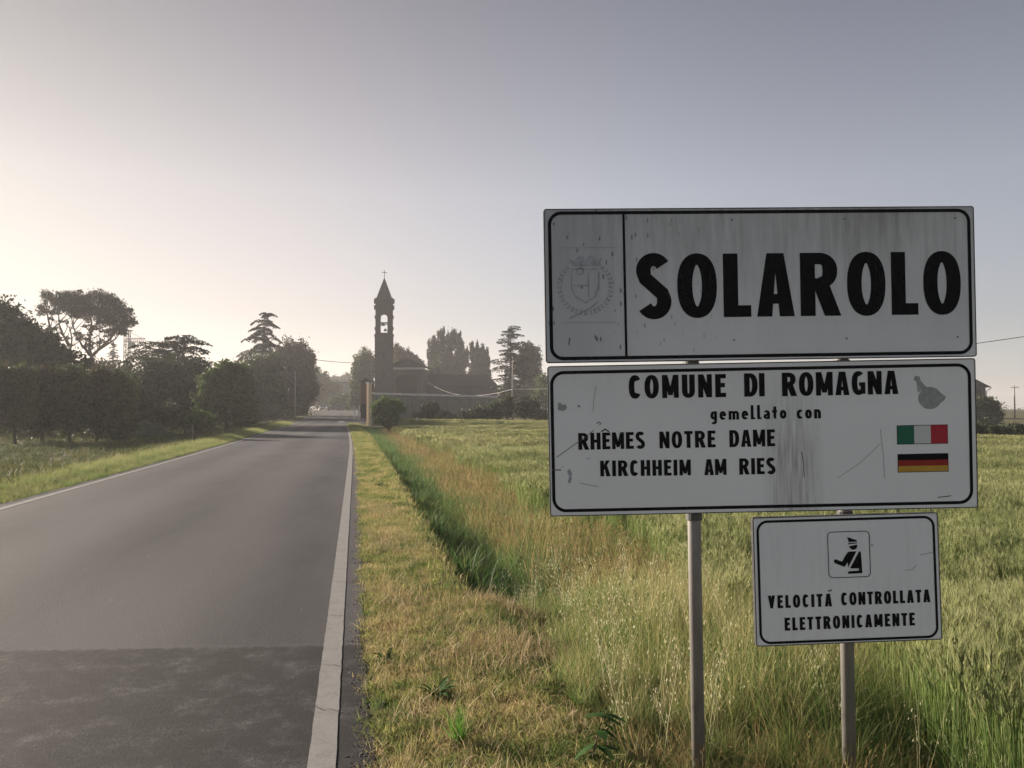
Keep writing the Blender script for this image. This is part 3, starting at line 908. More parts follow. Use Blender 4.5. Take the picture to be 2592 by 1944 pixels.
def oats(n, rad, h0, h1, seed=0, tint=(.6, 1.0)):
    """loose drooping panicles of wild oat: bright hanging spikelets"""
    r = np.random.default_rng(seed)
    V, F, T = [], [], []
    def q4(a, b, c, d, t_):
        i = len(V); V.extend([a, b, c, d]); T.extend([t_] * 4); F.append((i, i + 1, i + 2, i + 3))
    for _ in range(n):
        rr = rad * math.sqrt(r.random()); th = r.random() * 6.28
        p = np.array([rr * math.cos(th), rr * math.sin(th), -.02]); az = r.random() * 6.28
        d2 = np.array([math.cos(az), math.sin(az), 0]); side = np.array([-d2[1], d2[0], 0])
        h = r.uniform(h0, h1); an = abs(r.normal(0, .14)); sg = 6; tn = r.uniform(*tint)
        for k in range(sg):
            an2 = an + .10 * k * r.uniform(.4, 1.1)
            n_ = p + (d2 * math.sin(an2) + np.array([0, 0, 1]) * math.cos(an2)) * h / sg
            w_ = .0030 * (1 - k / sg * .6)
            q4(p - side * w_ / 2, p + side * w_ / 2, n_ + side * w_ / 2, n_ - side * w_ / 2, tn)
            if k >= 3:
                for _k in range(3):
                    g = r.random() * 6.28
                    b0_ = p + (n_ - p) * r.random()
                    b1_ = b0_ + np.array([math.cos(g) * .035, math.sin(g) * .035, .012])
                    q4(b0_, b0_ + side * .0012, b1_ + side * .0008, b1_, tn)
                    l = r.uniform(.018, .030)
                    dn = b1_ + np.array([math.cos(g) * .007, math.sin(g) * .007, -l])
                    m_ = (b1_ + dn) / 2; s2 = np.array([-math.sin(g), math.cos(g), 0]) * .0036
                    q4(b1_, m_ + s2, dn, m_ - s2, min(1, tn + .15))
            p = n_
    return np.array(V), np.array(F), np.array(T)

def rosette(n, l0, l1, wd, seed=0, tint=(.1, .5), up=.6):
    """broad-leaved weed: arching lance leaves from one root"""
    r = np.random.default_rng(seed)
    V, F, T = [], [], []
    for _ in range(n):
        az = r.random() * 6.28; l = r.uniform(l0, l1); d2 = np.array([math.cos(az), math.sin(az), 0]); side = np.array([-d2[1], d2[0], 0])
        p = d2 * r.uniform(0, .02); an = r.uniform(.3, 1.1) / up * .6; tn = r.uniform(*tint); b = len(V); sg = 5
        for k in range(sg + 1):
            s_ = k / sg; w_ = wd * math.sin(PI * min(.97, s_ * .85 + .12)) * l / l1
            V.extend([p - side * w_ / 2 + np.array([0, 0, w_ * .15]), p, p + side * w_ / 2 + np.array([0, 0, w_ * .15])]); T.extend([tn] * 3)
            a2 = an + s_ * 1.1
            p = p + (d2 * math.sin(a2) + np.array([0, 0, 1]) * math.cos(a2)) * l / sg
        for k in range(sg):
            for j in (0, 1):
                F.append((b + 3 * k + j, b + 3 * k + j + 1, b + 3 * k + 4 + j, b + 3 * k + 3 + j))
    return np.array(V), np.array(F), np.array(T)

def joinp(*parts):
    V, F, T = [], [], []; b = 0
    for v, f, t_ in parts:
        V.append(v); F.append(f + b); T.append(t_); b += len(v)
    return np.concatenate(V), np.concatenate(F), np.concatenate(T)

def protos(key, mat, geos):
    col_ = bpy.data.collections.new(key + "_kinds")
    for i, (v, f, t_) in enumerate(geos):
        me = np_mesh(f"{key}", v, f)
        fattr(me, 'tint', t_)
        me.materials.append(mat)
        o = bpy.data.objects.new(f"{key}_{i:02d}", me)
        col_.objects.link(o)
    return col_

def scatter(name, label, cat, col_, pts, rz, sc_, idx, tx=None, ty=None, kind='stuff'):
    me = bpy.data.meshes.new(name)
    n = len(pts)
    me.vertices.add(n)
    me.vertices.foreach_set('co', np.ascontiguousarray(pts, dtype=np.float32).ravel())
    fattr(me, 'rz', rz); fattr(me, 'sc', sc_)
    fattr(me, 'tx', tx if tx is not None else np.zeros(n)); fattr(me, 'ty', ty if ty is not None else np.zeros(n))
    a = me.attributes.new('kid', 'INT', 'POINT'); a.data.foreach_set('value', np.ascontiguousarray(idx, dtype=np.int32))
    o = link(name, me)
    g = bpy.data.node_groups.new(name + "_scatter", 'GeometryNodeTree')
    g.interface.new_socket("Geometry", in_out='INPUT', socket_type='NodeSocketGeometry')
    g.interface.new_socket("Geometry", in_out='OUTPUT', socket_type='NodeSocketGeometry')
    nn = g.nodes.new; ll = g.links.new
    gi, go = nn('NodeGroupInput'), nn('NodeGroupOutput')
    iop = nn('GeometryNodeInstanceOnPoints')
    ci = nn('GeometryNodeCollectionInfo')
    ci.inputs['Collection'].default_value = col_
    ci.inputs['Separate Children'].default_value = True
    ci.inputs['Reset Children'].default_value = True
    def at_(nm, ty_='FLOAT'):
        q = nn('GeometryNodeInputNamedAttribute'); q.data_type = ty_; q.inputs['Name'].default_value = nm
        return q.outputs['Attribute']
    cx = nn('ShaderNodeCombineXYZ')
    ll(at_('tx'), cx.inputs[0]); ll(at_('ty'), cx.inputs[1]); ll(at_('rz'), cx.inputs[2])
    ll(gi.outputs[0], iop.inputs['Points'])
    ll(ci.outputs[0], iop.inputs['Instance'])
    iop.inputs['Pick Instance'].default_value = True
    ll(at_('kid', 'INT'), iop.inputs['Instance Index'])
    ll(cx.outputs[0], iop.inputs['Rotation'])
    ll(at_('sc'), iop.inputs['Scale'])
    ll(iop.outputs[0], go.inputs[0])
    md = o.modifiers.new("scatter", 'NODES'); md.node_group = g
    return tag(o, label, cat, kind=kind)

def in_view(x, y, margin=60, zmin=-1.):
    """keep points whose column can fall inside the picture (with a margin for side views)"""
    c_, s_ = math.cos(YAW), math.sin(YAW)
    X = x * c_ - y * s_; Y = x * s_ + y * c_
    px = 1296 + FPX * X / np.maximum(Y, .1)
    return (Y > 1.6) & (px > -margin - 400 / np.maximum(Y, 1)) & (px < 2592 + margin + 400 / np.maximum(Y, 1)), Y

def spread(n, u0, u1, v0, v1, cond=None, follow=True, margin=80):
    u = rng.uniform(u0, u1, n); v = rng.uniform(v0, v1, n)
    x = u + (road_off(v) if follow else 0)
    k, Y = in_view(x, v, margin)
    if cond is not None: k &= cond(u, v, Y)
    return x[k], v[k], Y[k], u[k]
def place(name, label, cat, col_, nk, x, y, s0=.8, s1=1.2, tilt=.06, dz=0, mod=None, bias=None):
    n = len(x)
    z = ground_z(x, y) + dz
    sc_ = rng.uniform(s0, s1, n)
    if mod is not None: sc_ = sc_ * mod(x, y)
    idx = rng.integers(0, nk, n) if bias is None else bias
    return scatter(name, label, cat, col_, np.stack([x, y, z], -1), rng.random(n) * 2 * PI, sc_, idx, rng.normal(0, tilt, n), rng.normal(0, tilt, n))

DRYG = leaf_mat("mown_grass_blades", [(.09, .16, .04), (.22, .26, .075), (.40, .36, .14), (.54, .44, .22), (.60, .45, .27)], .46, .50, .6, 1.3)
LUSH = leaf_mat("ditch_grass_blades", [(.038, .10, .032), (.080, .16, .045), (.15, .23, .065), (.30, .31, .11)], .26, .48, .5, .8)
TALL = leaf_mat("tall_wild_grass_blades", [(.065, .15, .035), (.13, .23, .055), (.24, .31, .09), (.38, .36, .15), (.50, .42, .22)], .26, .50, .55, .9)
RUST = leaf_mat("dry_brown_grass_blades", [(.12, .20, .055), (.21, .25, .08), (.38, .28, .13), (.48, .34, .19)], .28, .48, .6, .7)
WHEAT = leaf_mat("wheat_stems_and_ears", [(.10, .18, .05), (.19, .26, .075), (.32, .37, .15), (.46, .47, .24), (.55, .52, .31)], .20, .50, .55, .16)
STRAW = leaf_mat("straw_litter", [(.34, .25, .12), (.52, .40, .22), (.68, .56, .36)], .15, .25, .6, 2)
OATM = leaf_mat("wild_oat_heads", [(.26, .28, .12), (.42, .40, .20), (.62, .57, .38)], .1, .45, .5, 2)
WEED = leaf_mat("broad_weed_leaves", [(.035, .085, .02), (.07, .14, .035), (.12, .19, .055)], .1, .35, .7, 2, .1)
FRESH = leaf_mat("fresh_green_tuft", [(.06, .17, .02), (.11, .26, .035), (.18, .32, .06)], .05, .5, .5, 2)

mown = protos("mown_tuft", DRYG, [blades(60, .075, .014, .048, .0038, 1.5, 3, .6, (.15, 1.0), .5, s) for s in range(4)]
              + [blades(34, .07, .03, .10, .0040, 1.2, 3, .35, (.0, .55), .2, 10 + s) for s in range(2)])
mead = protos("meadow_tuft", leaf_mat("meadow_grass_blades", [(.045, .075, .024), (.080, .105, .035), (.14, .145, .055), (.22, .19, .09)], .34, .40, .6, .25), [blades(40, .16, .06, .20, .012, 1.0, 3, .4, (0, 1), .3, 140 + q) for q in range(4)])
litter = protos("straw_tuft", STRAW, [blades(18, .09, .03, .12, .0028, .5, 3, 1.5, (0, 1), .2, 20 + s) for s in range(3)])
lush = protos("ditch_tuft", LUSH, [blades(56, .11, .16, .46, .0050, 1.4, 4, .34, (0, 1), .3, 30 + s) for s in range(4)])
tallg = protos("tall_tuft", TALL, [joinp(blades(34, .09, .18, .50, .0055, 1.3, 4, .26, (0, .7), .3, 40 + s), blades(8, .09, .35, .70, .0030, .7, 4, .16, (.6, 1), 0, 50 + s)) for s in range(4)])
rust = protos("dry_tuft", RUST, [joinp(blades(30, .12, .2, .48, .0055, 1.0, 3, .3, (.1, .9), .3, 60 + s), heads(10, .12, .3, .5, .003, .07, .010, .2, (.4, 1), 65 + s)) for s in range(3)])
oatc = protos("oat_stalks", OATM, [oats(4, .06, .45, .85, 70 + s) for s in range(4)])
wheat1 = protos("wheat_near", WHEAT, [joinp(heads(18, .10, .50, .66, .0034, .070, .010, .07, (.05, .55), 80 + s, 5, .35, .62), blades(16, .10, .25, .52, .006, .9, 4, .14, (.0, .45), 0, 85 + s)) for s in range(4)])
wheat2 = protos("wheat_mid", WHEAT, [joinp(heads(46, .22, .50, .66, .005, .08, .014, .08, (.1, .5), 90 + s, 2, .35, .68), blades(22, .22, .28, .52, .010, 1.0, 3, .2, (.0, .4), 0, 95 + s)) for s in range(3)])
wheat3 = protos("wheat_far", WHEAT, [joinp(heads(60, .42, .50, .64, .012, .11, .035, .08, (.2, .5), 100 + s, 0, .35, .74), blades(26, .42, .30, .52, .03, .8, 2, .2, (.1, .4), 0, 105 + s)) for s in range(3)])
weedc = protos("weed_rosette", WEED, [rosette(14, .07, .16, .035, 110 + s) for s in range(3)])

# --- mown verge, right of the road
x, y, Y, u = spread(26000, .045, 1.75, 1.2, 16, lambda u, v, Y: (u < np.where(v < 7.0, 1.0 + .75 * rng.random(len(u)), .83 + .03 * np.sin(v * 3))))
place("mown_verge_grass", "short mown grass, yellow and green, on the verge beside the right edge line", "grass", mown, 6, x, y, .50, .95, .16)
x, y, Y, u = spread(15000, .03, .85, 16, 84, lambda u, v, Y: rng.random(len(u)) < np.clip(32 / Y, 0, 1))
place("distant_verge_grass", "thin strip of sunlit verge grass running on to the church", "grass", mown, 6, x, y, .55, 1.05, .14, mod=lambda x, y: 1 + (y - 16) * .03)
def patchy(u, v, Y):
    p = np.exp(-(((u - .95) / .5) ** 2 + ((v - 5.35) / .45) ** 2)) + np.exp(-(((u - 1.35) / .35) ** 2 + ((v - 6.75) / .25) ** 2)) * 1.5 + .35 * np.exp(-((u - .4) / .25) ** 2) * (np.sin(v * 2.1) > .2) + .10
    return rng.random(len(u)) < p
x, y, Y, u = spread(8000, .12, 1.8, 1.5, 14, patchy)
place("cut_straw_litter", "pale cut straw lying on the mown verge", "straw", litter, 3, x, y, .7, 1.3, .2, dz=.012)
# tufts overhanging the asphalt edge
n_ = 420
v_ = rng.uniform(1.5, 16, n_); x_ = .06 + rng.normal(0, .022, n_)
place("edge_straw", "dry bleached stalks lying along the asphalt edge", "straw", litter, 3, x_, v_, .18, .5, .3, dz=.006)

# grit and crumbs of asphalt along the broken edge
def pebbles(seed):
    r = np.random.default_rng(seed); V, F, T = [], [], []
    for _ in range(9):
        c_ = np.array([r.normal(0, .022), r.normal(0, .03), .0]); q = r.uniform(.0018, .006)
        b = len(V)
        for d_ in ((1, 0, 0), (0, 1, 0), (-1, 0, 0), (0, -1, 0), (0, 0, .9), (0, 0, -.5)): V.append(c_ + np.array(d_) * q * r.uniform(.6, 1.3)); T.append(r.random())
        for k in range(4): F += [(b + k, b + (k + 1) % 4, b + 4, b + 4), (b + (k + 1) % 4, b + k, b + 5, b + 5)]
    F = [tuple(f[:3]) for f in F]
    return np.array(V), np.array(F), np.array(T)
grit = protos("grit", leaf_mat("grit_stone", [(.06, .05, .045), (.14, .12, .105), (.28, .25, .22)], .1, .01, .9, 9), [pebbles(q) for q in range(4)])
n_ = 600
v_ = 1.5 + 13 * rng.random(n_) ** 1.5; x_ = .062 + rng.normal(0, .018, n_)
place("edge_grit", "loose grit and crumbs of asphalt along the broken road edge", "grit", grit, 4, x_, v_, .5, 1.5, 0, dz=.0)
for o_ in [bpy.data.objects["edge_grit"]]:
    co = np.zeros(len(o_.data.vertices) * 3, dtype=np.float32); o_.data.vertices.foreach_get('co', co); co = co.reshape(-1, 3)
    co[:, 2] = np.where(co[:, 0] < .06, .001, co[:, 2] + .004); o_.data.vertices.foreach_set('co', co.ravel())

# --- tall wild grass round and behind the posts
def tz(u, v, Y):
    e = 1.20 + .16 * np.sin(v * 2.3) + .1 * np.sin(v * 5.1)
    e = np.where(v > 6.9, 2.25, e)
    return (u > e + .25 * rng.random(len(u)))
x, y, Y, u = spread(5200, 1.1, 4.4, 1.4, 7.6, tz)
place("wild_grass", "tall tangled green and tan grass round the sign posts", "grass", tallg, 4, x, y, .45, 1.05, .14, mod=lambda x, y: (.55 + .5 * sstep(x, 1.3, 2.4) * (.75 + .25 * sstep(y, 3, 5))) * (.30 + .70 * sstep(y, 3.3, 4.3)))
x, y, Y, u = spread(560, 1.3, 4.2, 1.6, 9, lambda u, v, Y: (rng.random(len(u)) < .62) & ((Y > 3.95) | (u > 2.5)))
place("wild_oats", "pale wild oat stalks with drooping heads among the tall grass", "oats", oatc, 4, x, y, .5, 1.0, .1)
x, y, Y, u = spread(650, 1.3, 3.6, 1.4, 4.6)
place("dry_thatch", "brown dead grass matted at the foot of the sign posts", "grass", rust, 3, x, y, .22, .48, .35)

# --- ditch and its far bank
x, y, Y, u = spread(9000, .78, 2.35, 7.15, 66, lambda u, v, Y: ((u > 1.10 - .06 * np.sin(v * 1.7)) & (u < 1.95 + .25 * np.sin(v * .9))) & (rng.random(len(u)) < np.clip(22 / Y + .15, 0, 1)) & (v > 7.15 + .5 * rng.random(len(u)) ** 2))
place("ditch_grass", "dark lush grass growing in the ditch", "grass", lush, 4, x, y, .90, 1.35, .16, mod=lambda x, y: (1 + .008 * y) * (.95 + .16 * wob(x, y, 2.1, 5)))
x, y, Y, u = spread(4200, .76, 1.2, 7.1, 60, lambda u, v, Y: rng.random(len(u)) < np.clip(18 / Y, 0, 1))
place("bank_grass", "short dry grass on the shaded bank of the ditch", "grass", mown, 6, x, y, 1.0, 1.7, .2, mod=lambda x, y: 1 + .015 * y)
x, y, Y, u = spread(4600, 1.8, 4.6, 7.2, 60, lambda u, v, Y: (rng.random(len(u)) < np.clip(20 / Y, .1, 1)) & (u < 2.9 + 1.2 * rng.random(len(u))) & (np.sin(v * .55 + u) + .6 * np.sin(v * 1.3) > -.9))
place("field_edge_grass", "reddish dry grass between the ditch and the wheat", "grass", rust, 3, x, y, .6, 1.15, .1, mod=lambda x, y: 1 + .006 * y)
x, y, Y, u = spread(5200, 1.75, 4.6, 7.2, 50, lambda u, v, Y: rng.random(len(u)) < np.clip(14 / Y, .1, 1))
place("field_edge_tall_grass", "green tall grass along the near edge of the wheat field", "grass", tallg, 4, x, y, .6, 1.1, .1)

# --- wheat
def far_limit(x, v):
    c_, s_ = math.cos(YAW), math.sin(YAW)
    X = x * c_ - v * s_; Y = x * s_ + v * c_
    lim = np.where(X < 2.5, 72, 72 - (X - 2.5) * 26 / 23.9)
    return Y < np.maximum(lim, 36)
def wmod(x, y):
    c_, s_ = math.cos(YAW), math.sin(YAW)
    Y = x * s_ + y * c_; X = x * c_ - y * s_
    return 1 + .10 * np.sin(Y * .55 + .6 * np.sin(X * .23)) + .05 * np.sin(Y * 1.3 + X * .35) + .03 * wob(x, y, 1.1)
def wz(lo, hi, pr):
    def f(u, v, Y):
        e = np.where(v < 7.5, 3.0 + .35 * np.sin(v * 1.4), 3.3 + .4 * np.sin(v * .7))
        return (Y >= lo) & (Y < hi) & (u > e + .4 * rng.random(len(u))) & far_limit(u, v) & (rng.random(len(u)) < pr(Y))
    return f
x, y, Y, u = spread(26000, 2.6, 18, 1.5, 17, wz(2, 14.5, lambda Y: np.clip(1.15 - Y * .045, .35, 1)), follow=False)
place("wheat", "ripening green wheat with bristly ears in the field behind the sign", "wheat", wheat1, 4, x, y, .85, 1.12, .05, mod=wmod)
x, y, Y, u = spread(38000, 2.6, 36, 8, 40, wz(13.5, 36, lambda Y: np.clip(1.2 - Y * .03, .3, 1)), follow=False)
place("wheat_middle_distance", "wheat further back in the same field", "wheat", wheat2, 3, x, y, .9, 1.12, .04, mod=wmod)
x, y, Y, u = spread(44000, 2.6, 70, 26, 76, wz(34, 90, lambda Y: np.full(len(Y), .62)), follow=False)
place("wheat_far_edge", "pale wheat reaching the far edge of the field", "wheat", wheat3, 3, x, y, .9, 1.1, .03, mod=wmod)

# --- left side
x, y, Y, u = spread(22000, -6.9, -5.60, 9, 90, lambda u, v, Y: rng.random(len(u)) < np.clip(26 / Y, .2, 1))
place("left_verge_grass", "bright backlit grass along the left edge of the road", "grass", tallg, 4, x, y, .15, .30, .12, mod=lambda x, y: 1 + .008 * y)
x, y, Y, u = spread(30000, -60, -6.7, 12, 95, lambda u, v, Y: rng.random(len(u)) < np.clip(16 / Y, .25, 1))
place("left_meadow_grass", "mown meadow grass left of the road below the trees", "grass", mead, 4, x, y, .8, 1.5, .1, mod=lambda x, y: 1 + .01 * y)
x, y, Y, u = spread(5000, 3, 70, 60, 95, lambda u, v, Y: ~far_limit(u, v) & (u < 16), follow=False)
place("rough_grass", "dull rough grass between the wheat and the bushes", "grass", tallg, 4, x, y, .9, 1.7, .1)

# --- single plants on the verge
def plant(name, label, cat, geo, mat, px, py, sc_=1.0, D=None):
    # where the line of sight meets the ground
    best = None
    for D_ in np.arange(1.8, 40, .01):
        q = ray(px, py, D_)
        if q.z <= gz(q.x, q.y): best = q; break
    root = empty(name, (best.x, best.y, gz(best.x, best.y)), label, cat)
    v, f, t_ = geo
    me = np_mesh("foliage", v * sc_, f); fattr(me, 'tint', t_)
    link("foliage", me, mat, root)
    return root
plant("grass_tuft", "small bright green upright grass tuft alone in the mown verge at the bottom", "grass tuft", blades(60, .028, .10, .24, .005, .5, 4, .16, (.2, 1), 0, 201), FRESH, 1160, 1890)
plant("verge_weed", "low dark leafy weed touching the asphalt edge of the verge", "weed", joinp(rosette(16, .05, .12, .03, 301), rosette(9, .04, .09, .02, 401)), WEED, 978, 1678)
plant("verge_weed", "widest dark leafy weed in the verge, just left of the straw patch", "weed", joinp(rosette(26, .06, .15, .035, 302), rosette(9, .04, .09, .02, 402)), WEED, 1105, 1765)
plant("verge_weed", "small dark weed clump far along the verge by the ditch", "weed", joinp(rosette(22, .06, .13, .035, 303), rosette(9, .04, .09, .02, 403)), WEED, 960, 1232, 1.3)

def nettle(px, py, h, label, seed, lean):
    best = None
    for D_ in np.arange(1.8, 8, .01):
        q = ray(px, py, D_)
        if q.z <= gz(q.x, q.y): best = q; break
    if best is None: best = ray(px, py, 3.3)
    root = empty("dock_plant", (best.x, best.y, gz(best.x, best.y)), label, "weed")
    r = random.Random(seed)
    pts = [Vector((lean * (k / 6) ** 1.5 * h, 0, h * k / 6)) for k in range(7)]
    mb = MB(); mb.tube(pts, [.005 * (1 - .1 * k) for k in range(7)], 6)
    mb.build("stem", simple("weed_stem", (.10, .07, .05), .7, .2), root, True)
    V, F, T = [], [], []
    for k in range(16):
        s_ = r.uniform(.15, 1) * h; az = r.random() * 6.28; l = r.uniform(.07, .13); w_ = l * .42
        p = np.array([lean * (s_ / h) ** 1.5 * h, 0, s_]); d2 = np.array([math.cos(az), math.sin(az), r.uniform(-.5, .3)]); side = np.array([-math.sin(az), math.cos(az), 0])
        b = len(V)
        for j, (a_, ww) in enumerate(((0, .08), (.25, .8), (.5, 1), (.75, .7), (1, .05))):
            c_ = p + d2 * l * a_ + np.array([0, 0, -.3 * l * a_ * a_])
            V.extend([c_ - side * w_ * ww / 2, c_ + side * w_ * ww / 2])
            T.extend([r.uniform(0, .4)] * 2)
        for j in range(4): F.append((b + 2 * j, b + 2 * j + 1, b + 2 * j + 3, b + 2 * j + 2))
    me = np_mesh("foliage", np.array(V), np.array(F)); fattr(me, 'tint', T)
    link("foliage", me, WEED, root)
nettle(1500, 1935, .22, "dark dock weed with a bare brown stem left of the nearer sign post", 5, .25)

# ------------------------------------------------------------------ trees
LEAFY = leaf_mat("broad_leaves", [(.026, .042, .018), (.052, .078, .030), (.090, .12, .045), (.13, .16, .065)], .16, .32, .6, .25)
LEAFD = leaf_mat("dark_leaves", [(.024, .036, .018), (.044, .060, .030), (.074, .092, .044)], .14, .26, .6, .25)
LEAFR = leaf_mat("russet_leaves", [(.040, .036, .020), (.074, .066, .034), (.115, .105, .055)], .15, .3, .6, .3)
LEAFG = leaf_mat("fresh_leaves", [(.040, .070, .022), (.080, .125, .036), (.14, .19, .06)], .14, .35, .6, .3)
NEEDLE = leaf_mat("conifer_needles", [(.016, .024, .016), (.028, .040, .026), (.044, .058, .036)], .1, .08, .6, .3)
BARK = simple("bark", (.085, .065, .05), .9, .1, .3, 4, stretch=(3, 3, .5))

def leaf_quads(P, size, r, flat_=0.0, tint=(0, 1)):
    n = len(P)
    a = r.normal(size=(n, 3)); a[:, 2] *= (1 - flat_)
    a /= np.linalg.norm(a, axis=1)[:, None] + 1e-9
    b = np.cross(a, r.normal(size=(n, 3))); b /= np.linalg.norm(b, axis=1)[:, None] + 1e-9
    s_ = size * r.uniform(.55, 1.35, n)[:, None]
    el = r.uniform(.45, .9, n)[:, None]
    V = np.stack([P - a * s_ * .5, P + b * s_ * .32 * el + a * s_ * .05, P + a * s_ * .5, P - b * s_ * .32 * el], 1).reshape(-1, 3)
    F = (np.arange(n) * 4)[:, None] + np.arange(4)[None]
    return V, F, np.repeat(r.uniform(tint[0], tint[1], n), 4)

def crown_mesh(lobes, nleaf, size, r, core=.35, clump=.16, clusters=34):
    """lobes: (centre, (rx, ry, rz)); leaves gathered in clumps on each lobe's shell plus some inside"""
    vol = np.array([l[1][0] * l[1][2] for l in lobes]); vol = vol / vol.sum()
    PP, TT = [], []
    for (c_, rad), v_ in zip(lobes, vol):
        n = int(nleaf * v_) + 30
        rad = np.array(rad)
        k = max(8, int(clusters * (v_ * len(lobes)) ** .5))
        d = r.normal(size=(k, 3)); d /= np.linalg.norm(d, axis=1)[:, None]
        cc = d * (r.uniform(.66, .98, k))[:, None]
        ck = r.uniform(0, .35, k); cs = r.uniform(.6, 1.35, k)
        ns = int(n * (1 - core))
        pick = r.integers(0, k, ns)
        P = cc[pick] + r.normal(0, clump, (ns, 3)) * cs[pick][:, None]
        t1 = np.clip(.12 + ck[pick] + r.uniform(0, .5, ns), 0, 1)
        ni = n - ns
        d = r.normal(size=(ni, 3)); d /= np.linalg.norm(d, axis=1)[:, None]
        Q = d * (r.random(ni) ** .5 * .82)[:, None]
        PP.append(np.concatenate([P, Q]) * rad + np.array(c_)); TT.append(np.concatenate([t1, r.uniform(0, .7, ni)]))
    P = np.concatenate(PP); T = np.concatenate(TT)
    V, F, _ = leaf_quads(P, size, r)
    return V, F, np.repeat(T, 4)

def build_crown(name, V, F, T, mat, root):
    me = np_mesh(name, V - np.array(root.location), F)
    fattr(me, 'tint', T)
    return link(name, me, mat, root)

def tree(name, label, cat, D, base_px, lobes_px, nleaf, size, mat, group=None, base_y=None, trunk_r=.2, seed=0, depth=1.0, core=.35, clump=.16, twigs=True, clusters=34):
    """lobes_px: (cx, cy, rx, ry) as they look from the road, turned into metres at distance D"""
    r = np.random.default_rng(seed + 1000)
    s_ = D / FPX
    b = W((base_px - 1296) / FPX * D, D); b.z = gz(b.x, b.y) if base_y is None else base_y
    root = empty(name, b, label, cat, group)
    lobes = []
    for i, l in enumerate(lobes_px):
        dD = (l[4] if len(l) > 4 else r.uniform(-.25, .25) * l[2] * s_)
        c_ = ray(l[0], l[1], D + dD)
        k_ = (D + dD) / D
        lobes.append((c_, (l[2] * s_ * k_, l[2] * s_ * depth * k_, l[3] * s_ * k_)))
    V, F, T = crown_mesh(lobes, int(nleaf * 1.5), size * 1.18, r, core, clump, clusters)
    # nothing of the crown below the ground
    zmin = b.z + .05
    V[:, 2] = np.maximum(V[:, 2], zmin)
    build_crown("crown", V, F, T, mat, root)
    lows = min(c_.z - q[2] for c_, q in lobes)
    top = max(c_.z for c_, q in lobes)
    hh = max(.5, (top - b.z) * .6)
    mb = MB()
    j = [Vector((r.normal(0, .03) * hh * k / 4, r.normal(0, .03) * hh * k / 4, hh * k / 4)) for k in range(5)]
    j[0] = Vector((0, 0, -.15))
    mb.tube(j, [trunk_r * (1 - .16 * k) for k in range(5)], 8)
    mb.build("trunk", BARK, root, True)
    if twigs:
        for c_, q in lobes[:7]:
            t_ = r.uniform(.35, .9)
            st = Vector((0, 0, hh * t_))
            en = (c_ - b)
            mid = st.lerp(en, .5) + Vector((0, 0, .1 * hh))
            mb = MB(); mb.tube([st, mid, en], [trunk_r * .45, trunk_r * .3, trunk_r * .1], 6)
            mb.build("limb", BARK, root, True)
    return root

